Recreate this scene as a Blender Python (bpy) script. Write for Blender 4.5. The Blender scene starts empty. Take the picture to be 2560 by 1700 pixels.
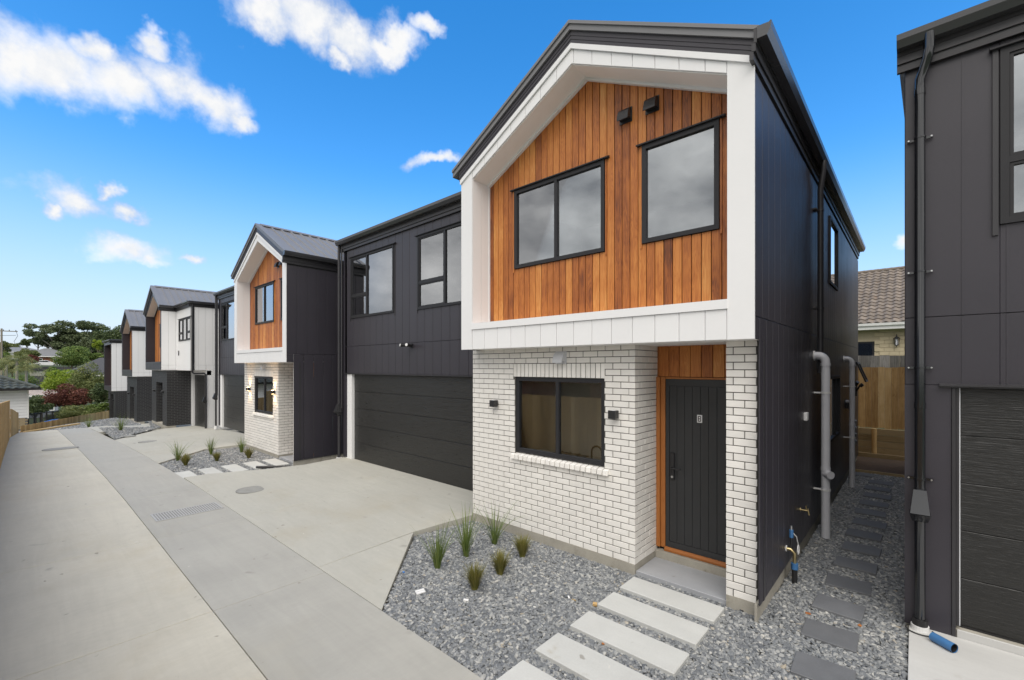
import bpy, bmesh, math, random
import numpy as np
from mathutils import Matrix, Vector, Euler

rnd = random.Random(7)
sc = bpy.context.scene
C = sc.collection
R = math.radians

# ------------------------------------------------------------------ camera
YAW = R(42.15)
cam_d = bpy.data.cameras.new('camera')
cam = bpy.data.objects.new('camera', cam_d); C.objects.link(cam)
cam.location = (0, 0, 0)
cam.rotation_euler = (R(90), 0, YAW)
cam_d.sensor_width = 36.0
cam_d.lens = 1114.2 / 2560 * 36
cam_d.shift_y = 66.7 / 2560
cam_d.clip_start = 0.05
cam_d.clip_end = 5000
sc.camera = cam
FW = (-math.sin(YAW), math.cos(YAW)); RT = (math.cos(YAW), math.sin(YAW))
def ray(px, py):
    u = (px - 1280) / 1114.2; w = -(py - 916.7) / 1114.2
    return Vector((FW[0] + u * RT[0], FW[1] + u * RT[1], w))
def at(px, d):                      # ground position at a distance along the view axis
    v = ray(px, 916.7) * d
    return v.x, v.y

# ------------------------------------------------------------------ sun, sky, exposure
SUN_EL, SUN_AZ = R(58), R(142)      # azimuth clockwise from +Y
sun_dir = Vector((math.sin(SUN_AZ) * math.cos(SUN_EL), math.cos(SUN_AZ) * math.cos(SUN_EL), math.sin(SUN_EL)))
sd = bpy.data.lights.new('sun', 'SUN'); so = bpy.data.objects.new('sun', sd); C.objects.link(so)
so.rotation_euler = sun_dir.to_track_quat('Z', 'Y').to_euler()
sd.energy = 1.5; sd.angle = R(60); sd.color = (1.0, 0.95, 0.88)

vs = sc.view_settings
sc.display_settings.display_device = 'sRGB'
vs.view_transform = 'Standard'; vs.look = 'None'; vs.gamma = 1; vs.exposure = 1.04
vs.use_curve_mapping = False

world = bpy.data.worlds.new('World'); sc.world = world; world.use_nodes = True
wn = world.node_tree.nodes; wl = world.node_tree.links; wn.clear()
class NG:                           # tiny node helper
    def __init__(s, tree): s.t = tree; s.n = tree.nodes; s.l = tree.links
    def new(s, typ, ins=None, **kw):
        nd = s.n.new(typ)
        for k, v in kw.items(): setattr(nd, k, v)
        for k, v in (ins or {}).items(): s.put(nd.inputs[k], v)
        return nd
    def put(s, sock, v):
        if hasattr(v, 'is_output'): s.l.new(v, sock)
        else: sock.default_value = v
    def math(s, op, a, b=None, clamp=False):
        nd = s.n.new('ShaderNodeMath'); nd.operation = op; nd.use_clamp = clamp
        s.put(nd.inputs[0], a)
        if b is not None: s.put(nd.inputs[1], b)
        return nd.outputs[0]
    def mixc(s, fac, a, b, mode='MIX'):
        nd = s.n.new('ShaderNodeMix'); nd.data_type = 'RGBA'; nd.blend_type = mode
        s.put(nd.inputs[0], fac); s.put(nd.inputs[6], a); s.put(nd.inputs[7], b)
        return nd.outputs[2]
    def ramp(s, fac, stops):
        nd = s.n.new('ShaderNodeValToRGB'); el = nd.color_ramp.elements
        while len(el) < len(stops): el.new(0.5)
        for e, (p, c) in zip(el, stops): e.position = p; e.color = (*c, 1) if len(c) == 3 else c
        s.put(nd.inputs[0], fac); return nd.outputs[0]
    def maprange(s, v, a, b, c=0.0, d=1.0, smooth=True):
        nd = s.n.new('ShaderNodeMapRange'); nd.interpolation_type = 'SMOOTHSTEP' if smooth else 'LINEAR'
        for i, x in enumerate((v, a, b, c, d)): s.put(nd.inputs[i], x)
        return nd.outputs[0]
    def noise(s, vec, scale, detail=4, rough=0.55, dist=0.0):
        nd = s.n.new('ShaderNodeTexNoise')
        if vec is not None: s.put(nd.inputs['Vector'], vec)
        nd.inputs['Scale'].default_value = scale; nd.inputs['Detail'].default_value = detail
        nd.inputs['Roughness'].default_value = rough; nd.inputs['Distortion'].default_value = dist
        return nd
def build_world():
    g = NG(world.node_tree)
    sky = g.new('ShaderNodeTexSky', sky_type='NISHITA', sun_disc=False, sun_elevation=SUN_EL, sun_rotation=SUN_AZ,
                altitude=50, air_density=1.0, dust_density=0.6, ozone_density=1.6)
    gen = g.new('ShaderNodeTexCoord').outputs['Generated']
    sep = g.new('ShaderNodeSeparateXYZ', {0: gen})
    hs = g.new('ShaderNodeHueSaturation', {'Hue': 0.5, 'Saturation': 1.42, 'Value': 1.36, 'Color': sky.outputs[0]})
    pale = g.maprange(sep.outputs[2], -0.02, 0.40, 1.0, 0.0)
    base = g.mixc(g.math('MULTIPLY', pale, 0.85), hs.outputs[0], (2.9, 3.2, 4.2, 1))
    # cumulus seen in the picture: soft puffs at fixed directions
    wob = g.noise(gen, 9.0, 5, 0.6)
    wv = g.new('ShaderNodeVectorMath', {0: wob.outputs['Color'], 1: (0.5, 0.5, 0.5)}, operation='SUBTRACT')
    wv2 = g.new('ShaderNodeVectorMath', {0: wv.outputs[0], 'Scale': 0.11}, operation='SCALE')
    dv = g.new('ShaderNodeVectorMath', {0: gen, 1: wv2.outputs[0]}, operation='ADD').outputs[0]
    puffs = [(20, 130, 150, 95), (120, 165, 150, 85), (205, 120, 60, 40), (290, 205, 140, 70), (400, 195, 120, 75), (480, 235, 100, 55), (545, 275, 50, 28),
             (610, 50, 85, 48), (715, 55, 125, 65), (800, 90, 115, 55), (775, 135, 45, 28), (900, 105, 70, 28), (985, 75, 45, 24), (345, 90, 55, 28),
             (1015, 375, 55, 18), (180, 462, 115, 36), (120, 487, 38, 18), (268, 435, 26, 18), (317, 490, 42, 22),
             (300, 582, 95, 34), (335, 602, 60, 20), (452, 598, 42, 13), (2085, 545, 26, 22)]
    m = None
    for (x, y, rx, ry) in puffs:
        k = 1.0843
        c = ray(x * k, y * k).normalized()
        a = (ray((x + rx) * k, y * k).normalized() - ray((x - rx) * k, y * k).normalized()).length / 2
        b = (ray(x * k, (y + ry) * k).normalized() - ray(x * k, (y - ry) * k).normalized()).length / 2
        mp = g.new('ShaderNodeMapping', {'Vector': dv, 'Location': c, 'Rotation': (0, 0, math.atan2(-c.x, c.y)), 'Scale': (a * 1.1, 1.0, b * 1.12)}, vector_type='TEXTURE')
        ln = g.new('ShaderNodeVectorMath', {0: mp.outputs[0]}, operation='LENGTH').outputs['Value']
        v = g.math('SUBTRACT', 1.0, ln)
        m = v if m is None else g.math('MAXIMUM', m, v)
    fine = g.noise(gen, 26.0, 6, 0.62)
    mid_ = g.noise(gen, 11.0, 5, 0.55)
    t = g.math('ADD', m, g.math('MULTIPLY', g.math('SUBTRACT', fine.outputs[0], 0.5), 0.8))
    t = g.math('ADD', t, g.math('MULTIPLY', g.math('SUBTRACT', mid_.outputs[0], 0.5), 1.2))
    puff = g.maprange(t, -0.18, 0.9)
    # the broken cloud deck over the rest of the sky (the windows mirror it)
    dk = g.new('ShaderNodeVectorMath', {0: gen, 1: (1, 1, 1.9)}, operation='MULTIPLY').outputs[0]
    deckn = g.noise(dk, 2.3, 6, 0.55, 0.3)
    dot = g.new('ShaderNodeVectorMath', {0: gen, 1: (-FW[0], -FW[1], 0.0)}, operation='DOT_PRODUCT').outputs['Value']
    cover = g.maprange(dot, -0.5, -0.08)
    deck = g.maprange(g.math('ADD', deckn.outputs[0], g.math('MULTIPLY', cover, 0.75)), 0.66, 0.92)
    deck = g.math('MULTIPLY', deck, cover)
    mask = g.math('MAXIMUM', puff, deck)
    shade = g.noise(dk, 3.7, 5, 0.6)
    white = g.ramp(fine.outputs[0], [(0.28, (3.9, 4.1, 4.4)), (0.6, (4.7, 4.7, 4.7))])
    grey = g.ramp(shade.outputs[0], [(0.33, (2.5, 2.55, 2.65)), (0.68, (7.0, 6.9, 6.7))])
    cl = g.mixc(puff, grey, white)
    col = g.mixc(mask, base, cl)
    bg = g.new('ShaderNodeBackground', {'Color': col, 'Strength': 0.1})
    out = g.new('ShaderNodeOutputWorld', {'Surface': bg.outputs[0]})
build_world()

# ------------------------------------------------------------------ materials
MATS = {}
def pbr(name, col, rough=0.5, var=0.08, scale=5.0, bump=0.0, bscale=60.0, objvar=0.0, metal=0.0, stretch=(1, 1, 1), spec=0.5, fine=0.0, dirt=None, bstretch=None, specks=None, sweep=0.0):
    m = bpy.data.materials.new(name); m.use_nodes = True
    g = NG(m.node_tree); g.n.clear()
    pos = g.new('ShaderNodeNewGeometry').outputs['Position']
    sv = g.new('ShaderNodeVectorMath', {0: pos, 1: stretch}, operation='MULTIPLY').outputs[0]
    n1 = g.noise(sv, scale, 5, 0.6)
    f = g.math('ADD', 1.0, g.math('MULTIPLY', g.math('SUBTRACT', n1.outputs[0], 0.5), var * 4))
    if fine:
        n2 = g.noise(sv, scale * 22, 3, 0.6)
        f = g.math('MULTIPLY', f, g.math('ADD', 1.0, g.math('MULTIPLY', g.math('SUBTRACT', n2.outputs[0], 0.5), fine * 3)))
    if objvar:
        rn = g.new('ShaderNodeObjectInfo').outputs['Random']
        f = g.math('MULTIPLY', f, g.math('ADD', 1.0 - objvar, g.math('MULTIPLY', rn, 2 * objvar)))
    cc = g.new('ShaderNodeVectorMath', {0: col, 'Scale': f}, operation='SCALE').outputs[0]
    if dirt:
        dc, dscale, lo, hi = dirt
        nd = g.noise(pos, dscale, 6, 0.65)
        cc = g.mixc(g.maprange(nd.outputs[0], lo, hi), cc, (*dc, 1))
    if sweep:                      # faint trowel and broom sweeps
        rv = g.new('ShaderNodeMapping', {'Vector': pos, 'Rotation': (0, 0, 0.5), 'Scale': (0.5, 4.5, 1.0)}).outputs[0]
        ns = g.noise(rv, 1.3, 5, 0.65, 1.2)
        cc = g.new('ShaderNodeVectorMath', {0: cc, 'Scale': g.math('ADD', 1.0, g.math('MULTIPLY', g.math('SUBTRACT', ns.outputs[0], 0.5), sweep))}, operation='SCALE').outputs[0]
    if specks:
        for (scol, ssc, lo, hi) in specks:
            nk = g.noise(pos, ssc, 2, 0.5, 0.4)
            cc = g.mixc(g.math('MULTIPLY', g.maprange(nk.outputs[0], lo, hi), 0.6), cc, (*scol, 1))
    p = g.new('ShaderNodeBsdfPrincipled', {'Base Color': cc, 'Metallic': metal, 'Specular IOR Level': spec})
    g.put(p.inputs['Roughness'], g.math('ADD', rough, g.math('MULTIPLY', g.math('SUBTRACT', n1.outputs[0], 0.5), 0.15)))
    if bump:
        bv = sv if bstretch is None else g.new('ShaderNodeVectorMath', {0: pos, 1: bstretch}, operation='MULTIPLY').outputs[0]
        nb = g.noise(bv, bscale, 4, 0.6)
        b = g.new('ShaderNodeBump', {'Strength': bump, 'Distance': 0.01, 'Height': nb.outputs[0]})
        g.put(p.inputs['Normal'], b.outputs[0])
    g.new('ShaderNodeOutputMaterial', {'Surface': p.outputs[0]})
    MATS[name] = m
    return m
def cedar(name, stops, grain=1.0, axis=2, freq=1.0, rough=0.5, bump=0.15):
    m = bpy.data.materials.new(name); m.use_nodes = True
    g = NG(m.node_tree); g.n.clear()
    pos = g.new('ShaderNodeNewGeometry').outputs['Position']
    rn = g.new('ShaderNodeObjectInfo').outputs['Random']
    off = g.new('ShaderNodeCombineXYZ', {0: g.math('MULTIPLY', rn, 37.0), 1: g.math('MULTIPLY', rn, 91.0), 2: g.math('MULTIPLY', rn, 53.0)}).outputs[0]
    p2 = g.new('ShaderNodeVectorMath', {0: pos, 1: off}, operation='ADD').outputs[0]
    st = [14.0 * freq] * 3; st[axis] = 0.9 * freq
    st2 = [70.0 * freq] * 3; st2[axis] = 2.2 * freq
    a = g.new('ShaderNodeVectorMath', {0: p2, 1: st}, operation='MULTIPLY').outputs[0]
    b = g.new('ShaderNodeVectorMath', {0: p2, 1: st2}, operation='MULTIPLY').outputs[0]
    n1 = g.noise(a, 1.0, 3, 0.5, 0.6)
    rings = g.math('ABSOLUTE', g.math('SINE', g.math('MULTIPLY', n1.outputs[0], 46.0)))
    n2 = g.noise(b, 1.0, 4, 0.65)
    v = g.math('ADD', g.math('MULTIPLY', rn, 0.62), g.math('MULTIPLY', rings, 0.22 * grain))
    v = g.math('ADD', v, g.math('MULTIPLY', g.math('SUBTRACT', n2.outputs[0], 0.40), 0.85 * grain))
    big = g.noise(p2, 1.7, 3, 0.6)
    v = g.math('ADD', v, g.math('MULTIPLY', g.math('SUBTRACT', big.outputs[0], 0.5), 0.7))
    c = g.ramp(v, stops)
    p = g.new('ShaderNodeBsdfPrincipled', {'Base Color': c, 'Roughness': rough})
    bm_ = g.new('ShaderNodeBump', {'Strength': bump, 'Distance': 0.004, 'Height': n2.outputs[0]})
    g.put(p.inputs['Normal'], bm_.outputs[0])
    g.new('ShaderNodeOutputMaterial', {'Surface': p.outputs[0]})
    MATS[name] = m; return m
def glass(name, tint=(0.75, 0.8, 0.8), boost=0.16):
    m = bpy.data.materials.new(name); m.use_nodes = True
    g = NG(m.node_tree); g.n.clear()
    pos = g.new('ShaderNodeNewGeometry').outputs['Position']
    nb = g.noise(pos, 0.8, 2, 0.5)
    b = g.new('ShaderNodeBump', {'Strength': 0.05, 'Distance': 0.02, 'Height': nb.outputs[0]})
    fr = g.new('ShaderNodeFresnel', {'IOR': 1.5, 'Normal': b.outputs[0]})
    f = g.math('ADD', g.math('MULTIPLY', fr.outputs[0], 1.9), boost, clamp=True)
    tr = g.new('ShaderNodeBsdfTransparent', {'Color': (*tint, 1)})
    gl = g.new('ShaderNodeBsdfGlossy', {'Color': (0.95, 0.97, 1, 1), 'Roughness': 0.015, 'Normal': b.outputs[0]})
    mx = g.new('ShaderNodeMixShader', {0: f, 1: tr.outputs[0], 2: gl.outputs[0]})
    g.new('ShaderNodeOutputMaterial', {'Surface': mx.outputs[0]})
    MATS[name] = m; return m
def emit(name, col, s):
    m = bpy.data.materials.new(name); m.use_nodes = True
    g = NG(m.node_tree); g.n.clear()
    e = g.new('ShaderNodeEmission', {'Color': (*col, 1), 'Strength': s})
    g.new('ShaderNodeOutputMaterial', {'Surface': e.outputs[0]}); MATS[name] = m; return m
def leafmat(name, c0, c1, c2, scale=0.6, trans=0.25):
    m = bpy.data.materials.new(name); m.use_nodes = True
    g = NG(m.node_tree); g.n.clear()
    geo = g.new('ShaderNodeNewGeometry')
    n = g.noise(geo.outputs['Position'], scale, 4, 0.7)
    v = g.math('ADD', g.math('MULTIPLY', geo.outputs['Random Per Island'], 0.45), g.math('MULTIPLY', n.outputs[0], 0.65))
    c = g.ramp(v, [(0.15, c0), (0.5, c1), (0.85, c2)])
    d = g.new('ShaderNodeBsdfPrincipled', {'Base Color': c, 'Roughness': 0.55, 'Specular IOR Level': 0.35})
    t = g.new('ShaderNodeBsdfTranslucent', {'Color': c})
    mx = g.new('ShaderNodeMixShader', {0: trans, 1: d.outputs[0], 2: t.outputs[0]})
    g.new('ShaderNodeOutputMaterial', {'Surface': mx.outputs[0]}); MATS[name] = m; return m

pbr('black_clad', (0.0365, 0.0335, 0.0425), 0.40, 0.05, 1.5, 0.08, 180, objvar=0.03, fine=0.05)
pbr('black_trim', (0.033, 0.032, 0.036), 0.38, 0.05, 2)
pbr('gutter_steel', (0.045, 0.045, 0.05), 0.22, 0.05, 2, spec=0.9)
pbr('frame_black', (0.024, 0.024, 0.027), 0.5, 0.04, 3, spec=0.3)
pbr('groove_black', (0.012, 0.012, 0.014), 0.7, 0.03, 3)
pbr('white_clad', (0.78, 0.78, 0.785), 0.45, 0.02, 0.9, 0.03, 150, objvar=0.012, fine=0.01)
pbr('white_groove', (0.5, 0.5, 0.5), 0.6, 0.03, 3)
pbr('soffit', (0.84, 0.83, 0.81), 0.7, 0.03, 2)
pbr('white_brick', (0.80, 0.775, 0.735), 0.55, 0.04, 7, 0.25, 120, objvar=0.06, fine=0.03)
pbr('dark_brick', (0.028, 0.028, 0.031), 0.5, 0.22, 5, 0.3, 90, objvar=0.2)
pbr('mortar', (0.105, 0.10, 0.09), 0.9, 0.12, 9, 0.3, 140)
pbr('mortar_pale', (0.22, 0.22, 0.21), 0.9, 0.1, 9)
pbr('plinth', (0.34, 0.32, 0.275), 0.85, 0.16, 4, 0.3, 60, fine=0.1, dirt=((0.16, 0.14, 0.10), 3.5, 0.55, 0.8))
pbr('concrete', (0.46, 0.44, 0.38), 0.75, 0.07, 1.1, 0.14, 160, stretch=(1, 0.35, 1), fine=0.05, dirt=((0.42, 0.385, 0.305), 0.6, 0.5, 0.78), specks=(((0.17, 0.15, 0.12), 7.0, 0.72, 0.78), ((0.22, 0.21, 0.19), 2.2, 0.70, 0.80), ((0.55, 0.54, 0.5), 11.0, 0.76, 0.80)), sweep=0.22)
pbr('concrete_pale', (0.385, 0.378, 0.34), 0.75, 0.07, 0.9, 0.14, 160, stretch=(0.5, 1, 1), fine=0.05, dirt=((0.36, 0.335, 0.275), 0.6, 0.5, 0.8), specks=(((0.17, 0.15, 0.12), 7.0, 0.72, 0.78), ((0.22, 0.21, 0.19), 2.2, 0.70, 0.80), ((0.55, 0.54, 0.5), 11.0, 0.76, 0.80)), sweep=0.22)
pbr('concrete_grey', (0.345, 0.338, 0.31), 0.72, 0.07, 1.3, 0.12, 160, stretch=(1, 0.35, 1), fine=0.035, dirt=((0.35, 0.335, 0.29), 0.5, 0.52, 0.8), specks=(((0.17, 0.15, 0.12), 7.0, 0.72, 0.78), ((0.22, 0.21, 0.19), 2.2, 0.70, 0.80), ((0.55, 0.54, 0.5), 11.0, 0.76, 0.80)), sweep=0.22)
pbr('concrete_white', (0.50, 0.50, 0.49), 0.7, 0.05, 1.5, 0.1, 150, fine=0.03, dirt=((0.36, 0.33, 0.27), 2.3, 0.6, 0.85), specks=(((0.17, 0.15, 0.12), 7.0, 0.72, 0.78), ((0.22, 0.21, 0.19), 2.2, 0.70, 0.80), ((0.55, 0.54, 0.5), 11.0, 0.76, 0.80)), sweep=0.15)
pbr('slab', (0.47, 0.475, 0.46), 0.75, 0.06, 2.5, 0.2, 120, fine=0.05, objvar=0.04, dirt=((0.33, 0.30, 0.24), 3.2, 0.6, 0.85), specks=(((0.17, 0.15, 0.12), 7.0, 0.72, 0.78), ((0.22, 0.21, 0.19), 2.2, 0.70, 0.80), ((0.55, 0.54, 0.5), 11.0, 0.76, 0.80)), sweep=0.12)
pbr('porch', (0.34, 0.35, 0.37), 0.6, 0.05, 3, 0.1, 120, fine=0.04, specks=(((0.17, 0.15, 0.12), 7.0, 0.72, 0.78), ((0.22, 0.21, 0.19), 2.2, 0.70, 0.80), ((0.55, 0.54, 0.5), 11.0, 0.76, 0.80)), sweep=0.15)
pbr('slate', (0.125, 0.13, 0.14), 0.7, 0.12, 4, 0.35, 50, objvar=0.1, fine=0.08)
pbr('gravel_base', (0.17, 0.17, 0.17), 0.95, 0.3, 30, 0.8, 60)
pbr('joint', (0.13, 0.125, 0.11), 0.9, 0.1, 6)
pbr('roof_steel', (0.17, 0.17, 0.178), 0.42, 0.08, 0.8, 0.03, 60, spec=0.6)
pbr('garage_black', (0.018, 0.018, 0.0175), 0.30, 0.25, 2.2, 0.8, 2.4, stretch=(1.2, 1.2, 22), bstretch=(1.3, 1.3, 26), objvar=0.05)
pbr('door_black', (0.028, 0.029, 0.031), 0.45, 0.06, 3, 0.06, 160, objvar=0.05)
pbr('pvc', (0.62, 0.625, 0.67), 0.4, 0.04, 4)
pbr('pvc_white', (0.72, 0.72, 0.72), 0.4, 0.06, 6)
pbr('brass', (0.55, 0.45, 0.24), 0.35, 0.1, 20, metal=0.9)
pbr('steel', (0.55, 0.55, 0.55), 0.3, 0.1, 20, metal=0.9)
pbr('blue_plastic', (0.05, 0.16, 0.36), 0.45, 0.1, 8)
pbr('blue_tarp', (0.05, 0.22, 0.62), 0.5, 0.15, 3)
pbr('vent_grey', (0.62, 0.63, 0.66), 0.4, 0.03, 4)
pbr('black_plastic', (0.02, 0.02, 0.022), 0.4, 0.05, 6)
pbr('interior', (0.85, 0.85, 0.83), 0.8, 0.03, 1)
pbr('interior_floor', (0.22, 0.17, 0.12), 0.6, 0.1, 2)
pbr('bench', (0.7, 0.7, 0.68), 0.25, 0.03, 3)
pbr('pale_fill', (0.70, 0.71, 0.70), 0.8, 0.03, 2)  # pale cloth of the sheets added behind the garage wing sashes
pbr('earth', (0.11, 0.085, 0.06), 0.95, 0.25, 3, 0.6, 25)
pbr('mulch', (0.075, 0.05, 0.035), 0.95, 0.3, 6, 0.8, 40, fine=0.25)
pbr('turf', (0.045, 0.065, 0.025), 0.95, 0.3, 0.08, 0.5, 4, fine=0.2)
pbr('asphalt', (0.06, 0.06, 0.065), 0.85, 0.1, 1)
pbr('iron', (0.25, 0.25, 0.235), 0.75, 0.15, 7, 0.5, 90)
pbr('grate', (0.36, 0.36, 0.36), 0.5, 0.1, 8)
pbr('drain_dark', (0.23, 0.23, 0.22), 0.9, 0.1, 4)
pbr('tile_brown', (0.175, 0.145, 0.12), 0.8, 0.18, 3, 0.3, 60, objvar=0.22, dirt=((0.22, 0.14, 0.085), 1.6, 0.58, 0.8))
pbr('tile_dark', (0.045, 0.055, 0.052), 0.7, 0.15, 3, 0.2, 60, objvar=0.2)
pbr('beige_block', (0.52, 0.44, 0.30), 0.85, 0.08, 3, 0.6, 16, objvar=0.05)
pbr('beige_mortar', (0.47, 0.40, 0.28), 0.9, 0.08, 6)
pbr('weatherboard', (0.74, 0.75, 0.77), 0.55, 0.03, 2, objvar=0.015)
pbr('white_paint', (0.78, 0.78, 0.77), 0.5, 0.03, 3)
pbr('brick_tan', (0.36, 0.29, 0.19), 0.85, 0.15, 6, 0.3, 40)
pbr('brick_red', (0.23, 0.10, 0.06), 0.85, 0.15, 6)
pbr('roof_grey', (0.17, 0.175, 0.185), 0.75, 0.1, 1.5, 0.3, 8)
pbr('roof_dark', (0.06, 0.06, 0.066), 0.75, 0.1, 1.5, 0.3, 8)
pbr('roof_pink', (0.50, 0.42, 0.37), 0.75, 0.1, 1.5)
pbr('blue_grey_wall', (0.30, 0.33, 0.39), 0.7, 0.06, 2)
pbr('dark_fence', (0.05, 0.052, 0.056), 0.7, 0.1, 2)
pbr('grey_block', (0.36, 0.36, 0.32), 0.85, 0.12, 0.6)
pbr('car_white', (0.80, 0.80, 0.80), 0.2, 0.01, 2)
pbr('car_glass', (0.02, 0.025, 0.03), 0.08, 0.02, 2)
pbr('tyre', (0.02, 0.02, 0.02), 0.8, 0.1, 8)
pbr('bark', (0.14, 0.115, 0.085), 0.9, 0.25, 2, 0.6, 10, stretch=(3, 3, 0.6))
pbr('bark_grey', (0.26, 0.25, 0.22), 0.9, 0.2, 2, 0.6, 10)
pbr('pole_wood', (0.24, 0.21, 0.17), 0.9, 0.15, 3)
pbr('wire', (0.03, 0.03, 0.03), 0.6, 0.02, 1)
CED = [(0.0, (0.07, 0.020, 0.006)), (0.24, (0.24, 0.066, 0.013)), (0.55, (0.44, 0.142, 0.026)), (0.85, (0.57, 0.222, 0.05)), (1.0, (0.66, 0.33, 0.10))]
cedar('cedar', CED)
cedar('cedar_frame', [(0.0, (0.22, 0.075, 0.018)), (0.5, (0.36, 0.125, 0.028)), (1, (0.48, 0.19, 0.05))], 0.6)
cedar('cedar_sill', [(0.0, (0.22, 0.075, 0.018)), (0.5, (0.36, 0.125, 0.028)), (1, (0.48, 0.19, 0.05))], 0.6, axis=0)
FEN = [(0.0, (0.27, 0.165, 0.06)), (0.4, (0.46, 0.295, 0.115)), (0.75, (0.58, 0.40, 0.175)), (1, (0.66, 0.49, 0.26))]
cedar('fence_pine', FEN, 0.8, freq=0.7, rough=0.8)
cedar('rear_pine', [(0.0, (0.26, 0.15, 0.055)), (0.4, (0.44, 0.275, 0.11)), (0.75, (0.56, 0.385, 0.18)), (1, (0.66, 0.49, 0.26))], 0.9, freq=0.5, rough=0.8)
cedar('sleeper', [(0.0, (0.16, 0.115, 0.055)), (0.5, (0.32, 0.23, 0.115)), (1, (0.34, 0.27, 0.16))], 0.9, axis=0, freq=0.6, rough=0.85)
cedar('grey_timber', [(0.0, (0.08, 0.078, 0.07)), (0.5, (0.20, 0.195, 0.18)), (1, (0.38, 0.37, 0.35))], 1.2, freq=0.7, rough=0.9)
glass('pane_upper', (0.62, 0.66, 0.67), 0.22)
glass('pane_lower', (0.88, 0.88, 0.85), 0.08)
emit('lamp_glow', (1.0, 0.62, 0.28), 14)
leafmat('leaf_grass', (0.06, 0.10, 0.02), (0.13, 0.19, 0.045), (0.25, 0.29, 0.09), 3)
leafmat('leaf_tuft', (0.08, 0.085, 0.018), (0.17, 0.17, 0.04), (0.32, 0.27, 0.09), 9)
leafmat('leaf_dark', (0.034, 0.056, 0.022), (0.078, 0.115, 0.042), (0.178, 0.217, 0.093), 0.4)
leafmat('leaf_spread', (0.046, 0.070, 0.031), (0.101, 0.132, 0.062), (0.232, 0.271, 0.147), 0.25)
leafmat('leaf_mid', (0.053, 0.093, 0.022), (0.124, 0.194, 0.046), (0.279, 0.341, 0.093), 0.5)
leafmat('leaf_lime', (0.103, 0.161, 0.014), (0.230, 0.322, 0.034), (0.414, 0.483, 0.081), 0.6, 0.35)
leafmat('leaf_red', (0.054, 0.019, 0.016), (0.132, 0.043, 0.031), (0.264, 0.109, 0.070), 0.6)
leafmat('leaf_olive', (0.06, 0.08, 0.025), (0.14, 0.175, 0.055), (0.28, 0.29, 0.11), 0.5, 0.3)
leafmat('leaf_palm', (0.062, 0.085, 0.031), (0.155, 0.186, 0.062), (0.341, 0.326, 0.139), 0.5)
M = MATS

# pebble colours come from a per-instance value
pm = bpy.data.materials.new('pebble'); pm.use_nodes = True
g = NG(pm.node_tree); g.n.clear()
at_ = g.new('ShaderNodeAttribute', attribute_name='tone', attribute_type='INSTANCER')
pc = g.ramp(at_.outputs['Fac'], [(0.0, (0.10, 0.108, 0.12)), (0.3, (0.15, 0.16, 0.171)), (0.65, (0.215, 0.223, 0.23)), (0.9, (0.31, 0.313, 0.305)), (0.98, (0.41, 0.405, 0.385)), (0.994, (0.28, 0.24, 0.18)), (1.0, (0.5, 0.5, 0.48))])
pn = g.noise(g.new('ShaderNodeNewGeometry').outputs['Position'], 90, 3, 0.6)
pcc = g.mixc(0.25, pc, pn.outputs[0], 'OVERLAY')
pp = g.new('ShaderNodeBsdfPrincipled', {'Base Color': pcc, 'Roughness': 0.62})
g.new('ShaderNodeOutputMaterial', {'Surface': pp.outputs[0]})
M['pebble'] = pm

# ------------------------------------------------------------------ mesh helpers
def TY(p): return (lambda a, n, z: (a, p - n, z)), True       # wall at Y=p facing -Y
def TX(p): return (lambda a, n, z: (p + n, a, z)), True       # wall at X=p facing +X
def TXN(p): return (lambda a, n, z: (p - n, a, z)), False     # wall at X=p facing -X
ID = ((lambda x, y, z: (x, y, z)), False)

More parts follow.
